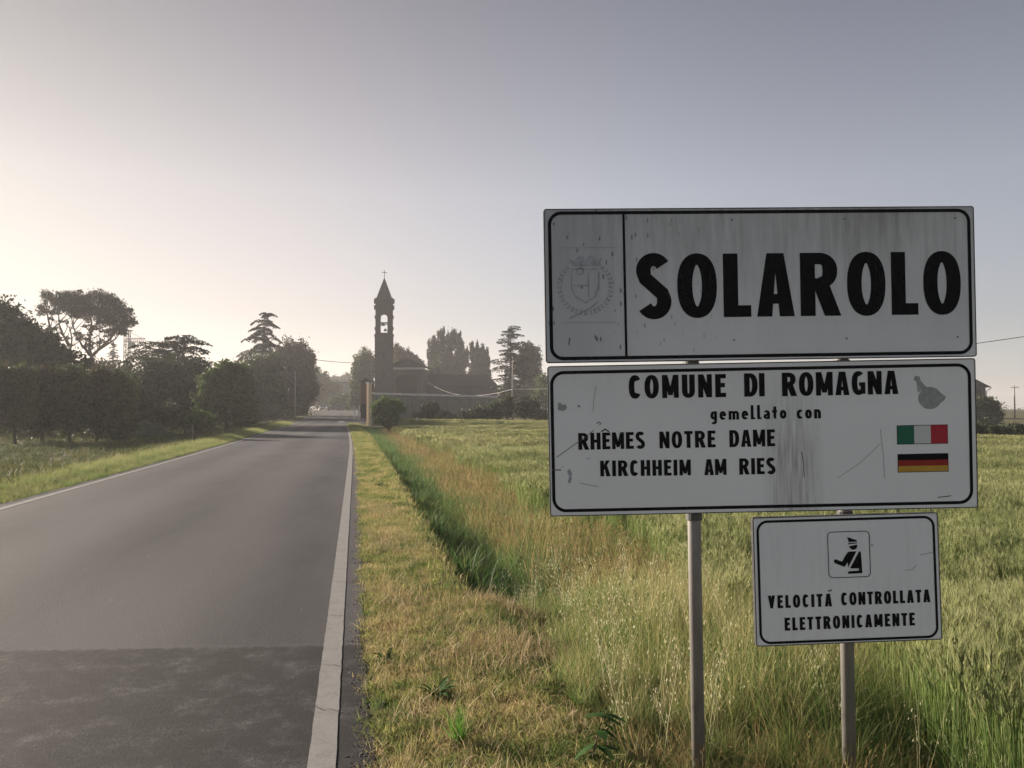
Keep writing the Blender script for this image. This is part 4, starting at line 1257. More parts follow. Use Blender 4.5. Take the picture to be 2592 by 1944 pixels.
def conifer(name, label, cat, D, px, top_y, base_y_px, half, seed=0, group=None, tiers=14, per=6, droop=.3, size=.22, prof=None, lean=0, asym=(1, 1), mat=None, dens=1.0, tmin=.12, fringe=.22, jit=.25, rise=.10):
    """layered cedar: trunk, tiers of separate drooping boughs, each with a fringe of needle sprays below it"""
    r = np.random.default_rng(seed + 2000)
    s_ = D / FPX
    b = W((px - 1296) / FPX * D, D); b.z = gz(b.x, b.y)
    top = ray(px, top_y, D); H = top.z - b.z
    root = empty(name, b, label, cat, group)
    right = Vector((math.cos(YAW), -math.sin(YAW), 0)); ahead = Vector((math.sin(YAW), math.cos(YAW), 0))
    def ax(t_): return right * (lean * max(0, t_ - .4) ** 1.5)
    mb = MB(); mb.tube([Vector((0, 0, H * q)) + ax(q) for q in (-.02, .3, .5, .7, .85, .99)], [.017 * H + .05, .014 * H, .011 * H, .008 * H, .005 * H, .02], 8)
    mb.build("trunk", BARK, root, True)
    PP, TT = [], []
    mbb = MB()
    R = half * s_
    prof = prof or (lambda t_: (1 - t_) ** .8)
    for k in range(tiers):
        t0 = tmin + (1 - tmin) * (k + .35) / tiers
        for e in range(per):
            t_ = min(.995, t0 + r.normal(0, .26) * (1 - tmin) / tiers)
            z0 = H * t_
            az = e * 6.283 / per + k * 1.1 + r.uniform(-.35, .35)
            dx = math.cos(az)
            l = R * prof(t_) * (1 + r.uniform(-jit, jit)) * (asym[1] if dx > 0 else asym[0]) + .2
            dirv = right * dx + ahead * math.sin(az)
            o_ = ax(t_)
            dr = droop * r.uniform(.6, 1.3); ri = rise * r.uniform(.5, 1.4)
            zf = lambda q: z0 + ri * l * np.sin(q * PI * .75) - dr * l * q ** 2.4
            n = int((34 * l + 10) * dens * (.22 / size))
            q = r.random(n) ** .7
            wid = l * .13 * np.sin(np.clip(q, .08, 1) * PI * .80) + .05
            side = Vector((-dirv.y, dirv.x, 0))
            lat = r.uniform(-1, 1, n) * wid
            P = np.outer(q * l, dirv) + np.outer(lat, side) + np.array(o_)
            hang = np.abs(r.normal(0, 1, n)) * fringe * (.25 + .5 * l / max(R, .1)) * np.sin(np.clip(q, .15, .95) * PI)
            P[:, 2] = zf(q) - np.minimum(hang, fringe * 2) - .25 * np.abs(lat)
            PP.append(P); TT.append(r.uniform(.1, .9, n))
            mbb.tube([o_ + Vector((0, 0, z0)), o_ + dirv * l * .45 + Vector((0, 0, float(zf(.45)))), o_ + dirv * l * .95 + Vector((0, 0, float(zf(.95))))], [.02 + .010 * l, .012 + .006 * l, .010], 4, False)
    # dense needles close round the stem
    n = int(300 * dens * H / 8)
    q = r.uniform(tmin * 1.2, .99, n); a_ = r.random(n) * 6.28
    w_ = np.array([prof(x_) for x_ in q]) * R * .30 * np.sqrt(r.random(n)) + .08
    P = np.outer(w_ * np.cos(a_), right) + np.outer(w_ * np.sin(a_), ahead)
    P[:, 2] = q * H
    P += np.array([ax(x_) for x_ in q])
    PP.append(P); TT.append(r.uniform(0, .6, n))
    mbb.build("boughs", BARK, root)
    P = np.concatenate(PP)
    V, F, _ = leaf_quads(P, size, r, .45)
    me = np_mesh("foliage", V, F); fattr(me, 'tint', np.repeat(np.concatenate(TT), 4)); link("foliage", me, mat or NEEDLE, root)
    return root

GL = "trees left of the road"
tree("broadleaf_tree", "tallest broad dark tree mass at the far left edge, left of the umbrella pine", "tree", 62, 20,
     [(-10, 818, 62, 68), (45, 858, 58, 58), (100, 880, 55, 52), (150, 925, 60, 50), (215, 955, 48, 45), (30, 960, 110, 80), (-70, 860, 80, 100), (-60, 990, 100, 80), (130, 1010, 90, 60), (240, 1010, 60, 50), (95, 930, 80, 50), (190, 985, 70, 50), (20, 900, 70, 60)],
     40000, .32, LEAFD, GL, trunk_r=.35, seed=1, core=.45, clusters=60)
# umbrella pine
def umbrella_pine():
    D = 92; s_ = D / FPX
    b = W((232 - 1296) / FPX * D, D); b.z = gz(b.x, b.y)
    root = empty("umbrella_pine", b, "umbrella pine with bare forking limbs and a flat dark crown", "tree", GL)
    r = np.random.default_rng(77)
    fork = ray(233, 905, D) - b
    mb = MB(); mb.tube([(0, 0, -.2), fork * .5 + Vector((.1, 0, 0)), fork], [.42, .34, .28], 10); mb.build("trunk", BARK, root, True)
    def P_(px, py, dd=0.0): return ray(px, py, D + dd) - b
    # main limbs: bends read off the tree, then side branches into the crown
    limbs = [([(233, 905), (226, 885), (228, 850), (232, 815), (222, 785)], .20, .4), ([(236, 900), (252, 882), (275, 862), (296, 838), (308, 815)], .17, -1.2),
             ([(236, 895), (262, 878), (292, 858), (305, 842), (322, 822)], .13, .9), ([(228, 895), (208, 876), (196, 855), (186, 828), (180, 800)], .15, -.8),
             ([(226, 900), (212, 880), (232, 842), (250, 815), (258, 790)], .12, 1.2),
             ([(184, 910), (176, 880), (160, 848), (150, 822), (148, 790)], .18, 1.5), ([(154, 902), (140, 870), (128, 835), (122, 808), (118, 785)], .18, -1.8),
             ([(178, 890), (182, 860), (178, 835), (196, 805)], .10, 2.2)]
    tips = []
    for pts, rad, dd in limbs:
        q = [P_(x_, y_, dd * k / len(pts)) for k, (x_, y_) in enumerate(pts)]
        mb = MB(); mb.tube(q, [rad * (1 - .17 * k) for k in range(len(q))], 7); mb.build("limb", BARK, root, True)
        for k in range(1, len(q)):
            for e in range(3):
                st = q[k - 1].lerp(q[k], r.random())
                up = Vector((r.normal(0, .9), r.normal(0, 1.0), r.uniform(.6, 2.0)))
                md = st + up * .5 + Vector((r.normal(0, .15), 0, 0))
                mb = MB(); mb.tube([st, md, st + up], [.055, .04, .018], 5); mb.build("twig", BARK, root)
                tips.append(st + up)
    pads = [(118, 752, 17, 22), (115, 780, 15, 20), (148, 762, 20, 22), (165, 752, 26, 20), (192, 750, 26, 18), (170, 775, 30, 22), (202, 772, 30, 24), (225, 758, 24, 22), (250, 750, 28, 18), (272, 758, 28, 22), (296, 775, 26, 24), (318, 795, 20, 24), (332, 815, 13, 18), (250, 782, 34, 26), (285, 798, 30, 24), (222, 790, 28, 20), (188, 792, 26, 16), (305, 822, 24, 20), (262, 812, 26, 18), (318, 838, 14, 14), (285, 838, 22, 12), (135, 790, 14, 12), (240, 828, 14, 9)]
    lob = []
    for (px, py, rx, ry) in pads:
        for q in range(2):
            lob.append((ray(px + r.normal(0, 5), py + r.normal(0, 2), D + r.uniform(-3, 3)), (rx * s_ * .92, rx * s_ * .95, ry * s_ * .85)))
    for t_ in tips[::2]: lob.append((t_ + b, (.35, .35, .22)))
    V, F, T = crown_mesh(lob, 27000, .23, r, .4, .16, 22)
    build_crown("crown", V, F, T, NEEDLE, root)
umbrella_pine()
conifer("cedar_tree", "small faint cedar between the umbrella pine and the crane", "tree", 120, 285, 862, 1040, 50, 3, GL, tiers=13, per=6, droop=.3, size=.26)
tree("broadleaf_tree", "low round tree under the small faint cedar", "tree", 100, 290, [(270, 935, 40, 30), (310, 945, 38, 32), (290, 985, 60, 40), (340, 975, 40, 30)], 5000, .32, LEAFD, GL, seed=4)
# cedars of Lebanon
conifer("lebanon_cedar", "flat-topped spreading cedar with level boughs, right of the crane", "tree", 76, 415, 856, 1080, 92, 5, GL, tiers=10, per=10, droop=.22, size=.24, prof=lambda t_: .95 - .5 * max(0, t_ - .85) / .15, asym=(1.0, .8), fringe=.30, jit=.35, dens=1.5, rise=.12)
conifer("lebanon_cedar", "leaning cedar whose longest bough points right to the gap in the trees", "tree", 74, 462, 846, 1080, 86, 6, GL, tiers=9, per=9, droop=.22, size=.24, prof=lambda t_: .85 - .35 * max(0, t_ - .9) / .1, asym=(.7, 1.0), fringe=.34, jit=.4, dens=1.5, rise=.12)
tree("broadleaf_tree", "dark rounded tree below the two spreading cedars", "tree", 68, 440, [(380, 960, 55, 50), (440, 950, 60, 50), (500, 965, 50, 50), (400, 1020, 80, 60), (480, 1030, 80, 55), (350, 1010, 50, 55)], 17000, .27, LEAFD, GL, seed=7, core=.45)
tree("broadleaf_tree", "pale green bushy tree in the middle of the left tree row", "tree", 63, 575, [(545, 965, 42, 40), (585, 945, 40, 34), (615, 975, 36, 40), (560, 1015, 60, 45), (610, 1025, 50, 42)], 14000, .24, LEAFG, GL, seed=8, core=.4)
conifer("cedar_tree", "small pointed cedar top behind the pale green bushy tree", "tree", 100, 572, 905, 1050, 40, 9, GL, tiers=12, per=6, size=.26)
conifer("cedar_tree", "thin pointed cedar top beside the tall deodar", "tree", 100, 600, 912, 1050, 34, 10, GL, tiers=12, per=6, size=.26)
conifer("deodar_tree", "tall layered deodar cedar with drooping boughs, left of the oval tree", "tree", 116, 660, 790, 1062, 92, 11, GL, tiers=14, per=7, droop=.42, size=.27, prof=lambda t_: .15 + .85 * min(1, (1 - t_) * 1.55), lean=1.6, tmin=.2, fringe=.36, jit=.5, dens=2.6, rise=.22)
tree("broadleaf_tree", "dark leafy tree filling below the tall deodar", "tree", 108, 655, [(650, 935, 40, 40), (690, 950, 36, 50), (640, 990, 50, 50), (690, 1010, 45, 45)], 9000, .38, LEAFY, GL, seed=12, core=.45)
tree("oval_tree", "dense oval dark russet tree at the road side, nearest the gap", "tree", 130, 748, [(742, 925, 46, 62), (765, 935, 36, 58), (722, 930, 32, 55), (748, 985, 52, 60), (742, 1025, 42, 45), (765, 1000, 32, 50)], 26000, .42, LEAFR, GL, seed=13, core=.4, trunk_r=.3)
# orchard row in front
for k, (px, D, rx, top, mt, lb) in enumerate([
        (304, 47, 40, 945, LEAFY, "vase-shaped orchard tree on a short trunk, last on the right of its row"),
        (247, 47.5, 46, 930, LEAFR, "orchard tree with a reddish crown, second from the right of its row"),
        (178, 46, 50, 925, LEAFY, "orchard tree with a tawny green crown, third from the right of its row"),
        (108, 45, 52, 928, LEAFR, "orchard tree with a brown-green crown, fourth from the right of its row"),
        (40, 44, 54, 922, LEAFY, "orchard tree with a green crown, fifth from the right of its row"),
        (-35, 43, 56, 918, LEAFR, "orchard tree cut by the left edge of the view")]):
    tree("orchard_tree", lb, "tree", D, px, [(px - rx * .3, top + 45, rx * .75, 45), (px + rx * .35, top + 50, rx * .7, 48), (px, top + 85, rx * .9, 52), (px - rx * .15, top + 140, rx * .8, 36), (px + rx * .3, top + 122, rx * .7, 40), (px + 4, top + 30, rx * .5, 30)],
         8500, .17, mt, "orchard trees in the left meadow", trunk_r=.11, seed=20 + k, core=.35, clusters=40)
tree("hedge", "long dark hedge at the foot of the left trees", "hedge", 60, 470, [(x_, 1048 + (x_ % 7) - (x_ - 430) * .035, 36, 34 - (x_ - 430) * .03, (x_ - 430) * .20) for x_ in range(430, 735, 24)] , 22000, .22, LEAFD, seed=31, core=.5, twigs=False)
tree("hedge", "low dark undergrowth behind the orchard trees", "hedge", 57, 180, [(x_, 1035 + (x_ % 3) * 8, 48, 52, (x_ % 5) - 2) for x_ in range(-60, 330, 32)], 22000, .26, LEAFD, seed=32, core=.5, twigs=False)

for px, D, cy, rx, lb in ((505, 57, 1062, 30, "pale green shrub in front of the dark hedge, right of the soil heap"), (622, 66, 1056, 24, "small pale shrub in front of the hedge below the tall deodar")):
    tree("shrub", lb, "bush", D, px, [(px, cy, rx, 24), (px - rx * .6, cy + 8, rx * .7, 18), (px + rx * .6, cy + 6, rx * .7, 17)], 4500, .16, LEAFG, "shrubs before the left hedge", seed=int(px), core=.4, twigs=False, clusters=20)

# heap of soil at the end of the orchard
def heap():
    D = 55; c0 = W((365 - 1296) / FPX * D, D)
    r = np.random.default_rng(5)
    n = 40; V, F = [], []
    z0 = gz(c0.x, c0.y)
    for i in range(n):
        for j in range(n):
            a, b_ = (i / (n - 1) - .5) * 4.6, (j / (n - 1) - .5) * 4.0
            d = math.hypot(a / 2.2, b_ / 1.9)
            z = max(0, 1 - d) * 1.2 + .05 * math.sin(a * 7 + b_ * 3) + .04 * math.sin(b_ * 11)
            if d > 1: z = -.1
            V.append((a, b_, z))
    for i in range(n - 1):
        for j in range(n - 1):
            F.append((i * n + j, (i + 1) * n + j, (i + 1) * n + j + 1, i * n + j + 1))
    me = np_mesh("soil_heap", np.array(V), np.array(F), True)
    o = link("soil_heap", me, simple("heap_soil", (.065, .075, .04), .95, .1, .4, 2.5, bs=.6))
    o.location = (c0.x, c0.y, z0)
    tag(o, "grassy grey heap of soil between the orchard and the dark cedars", "heap")
heap()

# down the road
GF = "hazy trees beyond the end of the road"
tree("broadleaf_tree", "hazy grey-green tree just right of the oval tree, far down the road", "tree", 235, 815, [(798, 955, 20, 28), (818, 968, 22, 26), (842, 985, 24, 24), (812, 1005, 40, 34), (845, 1015, 32, 22)], 5000, .6, LEAFY, GF, base_y=.6, seed=40, core=.5)
tree("broadleaf_tree", "round hazy bush in front of the far low building", "bush", 205, 866, [(866, 1015, 22, 22), (850, 1020, 20, 18), (882, 1022, 18, 18)], 2600, .5, LEAFY, GF, base_y=.6, seed=41, core=.5)
tree("broadleaf_tree", "faint rounded tree above the far low roof, centre of the road gap", "tree", 380, 850, [(852, 962, 16, 12), (838, 968, 18, 14), (870, 972, 16, 12)], 1600, .9, LEAFD, GF, base_y=.6, seed=42, core=.5)
tree("broadleaf_tree", "faint rounded tree touching the church side trees", "tree", 360, 885, [(880, 962, 18, 18), (898, 966, 16, 16), (886, 985, 26, 20)], 1600, .9, LEAFD, GF, base_y=.6, seed=43, core=.5)
tree("broadleaf_tree", "leafy dark tree directly left of the bell tower", "tree", 172, 912, [(925, 915, 20, 32), (908, 930, 18, 30), (934, 940, 18, 50), (905, 975, 20, 40), (925, 990, 24, 40), (900, 1015, 20, 26)], 14000, .42, LEAFY, "trees round the church", base_y=.6, seed=44, core=.45, clusters=24)
tree("broadleaf_tree", "bronze leafy tree rising behind the chapel gable", "tree", 185, 1018, [(1008, 900, 20, 26), (1030, 905, 18, 22), (1050, 922, 22, 20), (1020, 935, 40, 34), (1062, 930, 12, 20)], 11000, .45, LEAFR, "trees round the church", base_y=.4, seed=45, core=.45, clusters=24)
for k, (D, lb, lobes) in enumerate([
        (200, "broad clump of tall poplars behind the long church roof", [(1092, 905, 13, 48), (1100, 880, 11, 30), (1113, 880, 13, 48), (1122, 858, 8, 30), (1135, 885, 12, 52), (1148, 862, 9, 34), (1160, 880, 11, 46), (1168, 905, 9, 50), (1130, 930, 46, 40), (1105, 940, 28, 36), (1160, 940, 24, 38)]),
        (205, "smaller clump of poplars right of the tallest one", [(1180, 905, 7, 28), (1195, 893, 7, 34), (1208, 895, 8, 32), (1221, 905, 9, 32), (1232, 915, 8, 36), (1210, 935, 28, 36), (1225, 950, 18, 30)])]):
    tree("poplar_clump", lb, "tree", D, lobes[3][0], lobes, 20000 if k == 0 else 12000, .44, LEAFD, "poplars behind the church", base_y=.0, seed=50 + k, core=.4, clump=.12, clusters=26)
conifer("deodar_tree", "dark layered cedar behind the utility pole, right of the long roof", "tree", 125, 1293, 824, 1062, 62, 55, "trees round the church", tiers=13, per=8, droop=.12, size=.28, prof=lambda t_: .34 + .95 * (1 - t_) ** 1.4, tmin=.12, fringe=.55, jit=.5, dens=1.6, rise=.10)
tree("broadleaf_tree", "blue-green rounded tree behind the dark layered cedar", "tree", 165, 1340, [(1335, 892, 20, 28), (1352, 905, 18, 30), (1345, 945, 26, 50), (1325, 930, 24, 40), (1340, 985, 40, 40), (1300, 1000, 40, 34)], 13000, .42, LEAFD, "trees round the church", base_y=.0, seed=56, core=.45, clusters=24)
tree("broadleaf_tree", "pale bushy tree half hidden by the left edge of the sign", "tree", 140, 1380, [(1372, 960, 18, 16), (1385, 985, 30, 30), (1372, 1010, 34, 26), (1400, 1010, 40, 40)], 4000, .38, LEAFG, "trees round the church", base_y=.0, seed=57, core=.45)
# hidden run of trees behind the signs, so that the horizon is closed from the side too
tree("tree_line", "hazy wood standing far off behind the sign panels", "woods", 200, 1900, [(x_, 1018 + (x_ % 11), 44, 36, (x_ % 9) - 4) for x_ in range(1430, 2440, 36)], 26000, .6, LEAFD, base_y=.0, seed=60, core=.5, twigs=False)['kind'] = 'stuff'
# right of the sign
tree("broadleaf_tree", "round dark tree just right of the sign, in front of the house", "tree", 92, 2492, [(2505, 1030, 26, 26), (2480, 1045, 30, 34), (2518, 1055, 20, 26), (2490, 1078, 40, 28), (2462, 1070, 30, 30), (2470, 1020, 20, 22)], 7500, .27, LEAFY, seed=75, core=.45, group="trees right of the sign", base_y=-.5)
tree("hedge", "dark vine row hedge beyond the wheat at the right edge", "hedge", 50, 2560, [(x_, 1089 + (x_ % 3), 20, 15 + (x_ % 5), (x_ % 7) - 3) for x_ in range(2440, 2800, 16)], 16000, .13, LEAFD, base_y=-.6, seed=76, core=.5, twigs=False)
tree("tree_line", "pale blue-grey line of woods on the horizon at the right edge", "woods", 360, 2560, [(x_, 1058 + (x_ % 13) - (8 if 2540 < x_ < 2620 else 0), 34, 22, 0) for x_ in range(2380, 2800, 24)], 5000, 1.0, LEAFD, base_y=-3.5, seed=77, core=.5, twigs=False)['kind'] = 'stuff'
for o_ in [o for o in bpy.data.objects if o.name.startswith('tree_line')]:
    if 'category' in o_: pass
tree("tree_line", "pale line of woods on the horizon at the left behind the trees", "woods", 420, 500, [(x_, 1005 + (x_ % 17), 46, 30, 0) for x_ in range(-160, 1000, 34)], 7000, 1.1, LEAFD, base_y=.0, seed=78, core=.5, twigs=False)['kind'] = 'stuff'

# bushes before the boundary wall
GB = "bushes along the churchyard wall"
tree("round_bush", "large round clipped bush with a sunlit top beside the road", "bush", 66, 980, [(968, 1030, 24, 26), (992, 1030, 28, 22), (1008, 1035, 18, 16), (985, 1050, 30, 22), (955, 1042, 14, 22), (978, 1064, 32, 18)], 11000, .14, leaf_mat("clipped_bush_leaves", [(.05, .09, .025), (.10, .16, .04), (.19, .27, .075)], .14, .4, .6, .4), GB, seed=80, core=.4, base_y=-.25)
for k, (px, D, rx, ry, cy, mt, lb) in enumerate([
        (1062, 74, 20, 16, 1060, LEAFD, "low dark bush behind the white-topped post"),
        (1090, 75, 22, 30, 1038, LEAFD, "upright dark shrub against the wall, tallest left of the wall joints"),
        (1130, 74, 24, 18, 1058, LEAFY, "low green shrub below the middle of the wall"),
        (1170, 75, 20, 16, 1058, LEAFD, "low dark shrub right of the middle of the wall"),
        (1215, 76, 28, 24, 1048, LEAFD, "broad dark bush below the right end of the wall"),
        (1252, 76, 18, 26, 1042, LEAFY, "green shrub just left of the reddish shrub"),
        (1283, 78, 17, 32, 1028, LEAFR, "reddish brown shrub beside the utility pole"),
        (1330, 80, 30, 34, 1030, LEAFD, "dark thicket right of the utility pole"),
        (1372, 82, 28, 20, 1052, LEAFD, "dark thicket below the low shed")]):
    tree("shrub", lb, "bush", D, px, [(px, cy, rx, ry), (px - rx * .5, cy + 6, rx * .7, ry * .7), (px + rx * .5, cy + 4, rx * .7, ry * .75)], 3000, .2, mt, GB, seed=90 + k, core=.45, base_y=-.25, twigs=False, clusters=18)

# ------------------------------------------------------------------ buildings
BRICK = simple("dark_brick", (.058, .044, .045), .9, .15, .25, 1.2)
PLAST = simple("grey_plaster", (.085, .074, .074), .9, .15, .15, 1.0)
STONE = simple("pale_coping", (.52, .50, .48), .8, .2, .15, 3)
ROOF = simple("old_clay_roof", (.062, .052, .052), .9, .15, .2, 1.5)
CONC = simple("weathered_concrete", (.17, .17, .145), .9, .15, .25, 1.5)
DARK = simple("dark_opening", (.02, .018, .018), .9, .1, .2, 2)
BRONZE = simple("bell_bronze", (.05, .045, .035), .5, .4, .2, 5, metal=.6)
IRON = simple("iron", (.05, .048, .048), .6, .3, .2, 5, metal=.3)
YEL = simple("ochre_render", (.70, .57, .40), .85, .2, .10, 4)
REDW = simple("dark_red_wall", (.12, .05, .04), .9, .1, .2, 2)
right3 = Vector((math.cos(YAW), -math.sin(YAW), 0)); ahead3 = Vector((math.sin(YAW), math.cos(YAW), 0))

def tower():
    D = 140; s_ = D / FPX
    b = W((968 - 1296) / FPX * D, D + 1.5); b.z = .5
    root = empty("bell_tower", b, "tall dark brick bell tower with open belfry, pointed spire and cross", "bell tower", rot=(0, 0, -YAW + math.radians(8.9)))
    zt = lambda py: ray(968, py, D).z - b.z
    hw = 23.4 * s_; w2 = 22 * s_
    def ringbox(z, h, hw_, name, mat):
        mb = MB(); mb.box((0, 0, z), (2 * hw_, 2 * hw_, h)); return mb.build(name, mat, root)
    mb = MB(); mb.box((0, 0, (zt(848) - .6) / 2), (2 * hw, 2 * hw, zt(848) + .6)); mb.build("shaft", BRICK, root)
    # belfry: four corner piers and arched heads, open on all sides
    z0, z1, zs, zc = zt(848), zt(776), zt(842), zt(800)
    ow = 8.5 * s_
    for sx in (-1, 1):
        for sy in (-1, 1):
            mb = MB(); c_ = (w2 + ow) / 2
            mb.box((sx * c_, sy * c_, (z0 + z1) / 2), (w2 - ow, w2 - ow, z1 - z0)); mb.build("pier", BRICK, root)
    for ax in range(4):
        M = Matrix.Rotation(ax * PI / 2, 3, 'Z')
        th = w2 - ow
        # sill
        mb = MB(); mb.box((0, -(w2 + ow) / 2, (z0 + zs) / 2), (2 * ow, th, zs - z0)); mb.v = [M @ Vector(q) for q in mb.v]; mb.build("sill", BRICK, root)
        n = 12; pts = [(-ow, z1)] + [(-ow * math.cos(PI * k / n), zc + ow * math.sin(PI * k / n)) for k in range(n + 1)] + [(ow, z1)]
        mb = MB(); mb.prism([(x, -w2, z) for x, z in pts], (0, th, 0)); mb.v = [M @ Vector(q) for q in mb.v]; mb.build("arch", BRICK, root)
    mb = MB(); mb.box((0, 0, (z1 + zt(757)) / 2), (2 * w2, 2 * w2, zt(757) - z1)); mb.build("frieze", BRICK, root)
    for py, e, h in ((760, 4.0, .45), (776, 3.6, .40), (801, 2.2, .26), (830, 2.2, .26), (848, 2.6, .32)):
        hw_ = w2 + e * s_
        if py in (801, 830):
            for ax in range(4):
                M = Matrix.Rotation(ax * PI / 2, 3, 'Z')
                for sx in (-1, 1):
                    mb = MB(); mb.box((sx * (hw_ + ow) / 2, -w2 - e * s_ / 2 + .002, zt(py)), (hw_ - ow, e * s_, h)); mb.v = [M @ Vector(q) for q in mb.v]; mb.build("string_course", BRICK, root)
        else: ringbox(zt(py), h, hw_, "cornice", BRICK)
    zb, za = zt(757) + .05, zt(700)
    hb = 20.5 * s_
    mb = MB(); k_ = .04
    mb.add([(-hb, -hb, zb), (hb, -hb, zb), (hb, hb, zb), (-hb, hb, zb), (-k_, -k_, za), (k_, -k_, za), (k_, k_, za), (-k_, k_, za)], [(3, 2, 1, 0), (0, 1, 5, 4), (1, 2, 6, 5), (2, 3, 7, 6), (3, 0, 4, 7), (4, 5, 6, 7)])
    mb.build("spire", ROOF, root)
    for sx in (-1, 1):
        for sy in (-1, 1):
            mb = MB(); mb.tube([(sx * w2 * .95, sy * w2 * .95, zt(758)), (sx * w2 * .95, sy * w2 * .95, zt(752))], [.14, .03], 6); mb.build("pinnacle", ROOF, root)
    mb = MB(); zc2 = zt(680)
    mb.bar((0, 0, za - .1), (0, 0, zc2), .09); mb.bar((-.42, 0, zt(686)), (.42, 0, zt(686)), .085)
    mb.build("cross", IRON, root)
    # bells
    for bx, bz, br in ((-.18, zt(822), .42), (.22, zt(836), .36)):
        pr = [(0, br * 1.25), (br * .35, br * 1.2), (br * .5, br * .9), (br * .62, br * .4), (br * .82, .1), (br, 0), (br * .9, 0)]
        mb = MB(); n = 12; V = []
        for rr, z in pr:
            for q in range(n): V.append((bx + rr * math.cos(q * PI * 2 / n), rr * math.sin(q * PI * 2 / n), bz + z))
        mb.add(V, [(i * n + q, i * n + (q + 1) % n, (i + 1) * n + (q + 1) % n, (i + 1) * n + q) for i in range(len(pr) - 1) for q in range(n)])
        mb.build("bell", BRONZE, root, True)
    mb = MB(); mb.bar((-ow * 1.1, 0, zt(815)), (ow * 1.1, 0, zt(815)), .22); mb.bar((-ow, 0, zt(819)), (ow, 0, zt(819)), .12)
    mb.build("bell_beam", IRON, root)
    # narrow slit windows
    for py in (900, 950):
        mb = MB(); mb.box((0, -hw - .005, zt(py)), (.3, .04, 1.0)); mb.build("slit_window", DARK, root)
tower()

def chapel():
    D = 146; s_ = D / FPX
    b = W((1028 - 1296) / FPX * D, D); b.z = .4
    root = empty("chapel", b, "grey chapel front with a low gable and dark arched porch, right of the tower", "church", rot=(0, 0, -YAW))
    zt = lambda py: ray(1028, py, D).z - b.z
    hw = 44 * s_; ap = zt(911); ev = zt(933)
    dp = 9
    ow = 27 * s_; oz = zt(948)
    # front wall with arched opening
    n = 14
    arch = [(-ow, -.4)] + [(-ow * math.cos(PI * k / n), oz - ow * .55 + ow * .55 * math.sin(PI * k / n)) for k in range(n + 1)] + [(ow, -.4)]
    mb = MB()
    poly = [(-hw, -.4), (-hw, ev), (hw, ev), (hw, -.4)] + arch[::-1]
    mb.prism([(x, 0, z) for x, z in poly], (0, .5, 0)); mb.build("front_wall", PLAST, root)
    mb = MB(); mb.prism([(-hw, 0, ev), (0, 0, ap - .2), (hw, 0, ev)], (0, .5, 0)); mb.v = [Vector(q) + Vector((0, .02, 0)) for q in mb.v]; mb.build("gable", PLAST, root)
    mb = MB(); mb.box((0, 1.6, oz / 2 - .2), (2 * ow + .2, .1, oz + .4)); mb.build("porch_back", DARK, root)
    for sx in (-1, 1):
        mb = MB(); mb.box((sx * (hw - .45), -.12, ev / 2 - .2), (.8, .235, ev + .4)); mb.build("pilaster", PLAST, root)
    mb = MB(); mb.box((0, -.2, ev), (2 * hw + .5, .38, .35)); mb.build("cornice", STONE, root)
    for sx in (-1, 1):
        mb = MB(); mb.prism([(sx * (hw + .5), -.35, ev + .12), (0, -.35, ap), (0, -.35, ap + .3), (sx * (hw + .5), -.35, ev + .42)], (0, dp, 0)); mb.build("roof", ROOF, root)
    for sx in (-1, 1):
        mb = MB(); mb.box((sx * (hw - .22), dp / 2 + .3, ev / 2 - .2), (.4, dp - .6, ev + .39)); mb.build("side_wall", PLAST, root)
chapel()

def nave():
    D = 150; s_ = D / FPX
    b = W((1160 - 1296) / FPX * D, D + 4); b.z = .2
    root = empty("church_nave", b, "long low grey church building with a plain pitched roof below the poplars", "church", rot=(0, 0, -YAW))
    zt = lambda py: ray(1160, py, D).z - b.z
    x0, x1 = (1072 - 1160) * s_, (1262 - 1160) * s_
    r0, r1 = (1078 - 1160) * s_, (1232 - 1160) * s_
    ev, rd = zt(977), zt(945)
    mb = MB(); mb.box(((x0 + x1) / 2, 0, ev / 2 - .3), (x1 - x0 - .6, 7.2, ev + .6)); mb.build("wall", PLAST, root)
    mb = MB()
    mb.add([(x0, -4, ev), (x1, -4, ev), (x1, 4, ev), (x0, 4, ev), (r0, 0, rd), (r1, 0, rd)], [(3, 2, 1, 0), (0, 1, 5, 4), (1, 2, 5), (2, 3, 4, 5), (3, 0, 4)])
    mb.build("roof", ROOF, root)
    mb = MB(); mb.box(((x0 + x1) / 2, -4.02, ev - .06), (x1 - x0, .12, .14)); mb.build("gutter", IRON, root)
nave()

def boundary_wall():
    A = W((944 - 1296) / FPX * 80, 80); B = W((1257 - 1296) / FPX * 101, 101)
    A.z = B.z = -.35
    root = empty("churchyard_wall", A, "long panelled concrete wall with a pale coping in front of the church", "wall")
    zt = ray(925, 997, 80).z + .35
    d = (B - A); Ln = d.length; a = math.atan2(d.y, d.x); root.rotation_euler = (0, 0, a)
    n = 11; wd = Ln / n
    me1 = None
    for k in range(n):
        if me1 is None:
            mb = MB(); mb.box((wd / 2, 0, zt * .66 / 1 - .1), (wd - .22, .14, zt * .6)); p = mb.build("wall_panel", CONC, root, bevel=.01); me1 = p.data
            mb = MB(); mb.box((wd / 2, 0, zt * .17), (wd - .22, .20, zt * .34)); q = mb.build("plinth_panel", CONC, root); me2 = q.data
            mb = MB(); mb.box((0, 0, zt * .5 - .02), (.2, .24, zt * 1.0)); r_ = mb.build("wall_post", CONC, root); me3 = r_.data
        else:
            for nm, me in (("wall_panel", me1), ("plinth_panel", me2), ("wall_post", me3)):
                o = link(nm, me, None, root); o.location = (wd * k, 0, 0)
        mb = MB(); mb.box((wd * (k + .5), 0, zt + .03), (wd - .02, .34, .22)); mb.build("coping", STONE, root, bevel=.015)
    # dark foundation line under the wall keeps it on the ground
boundary_wall()

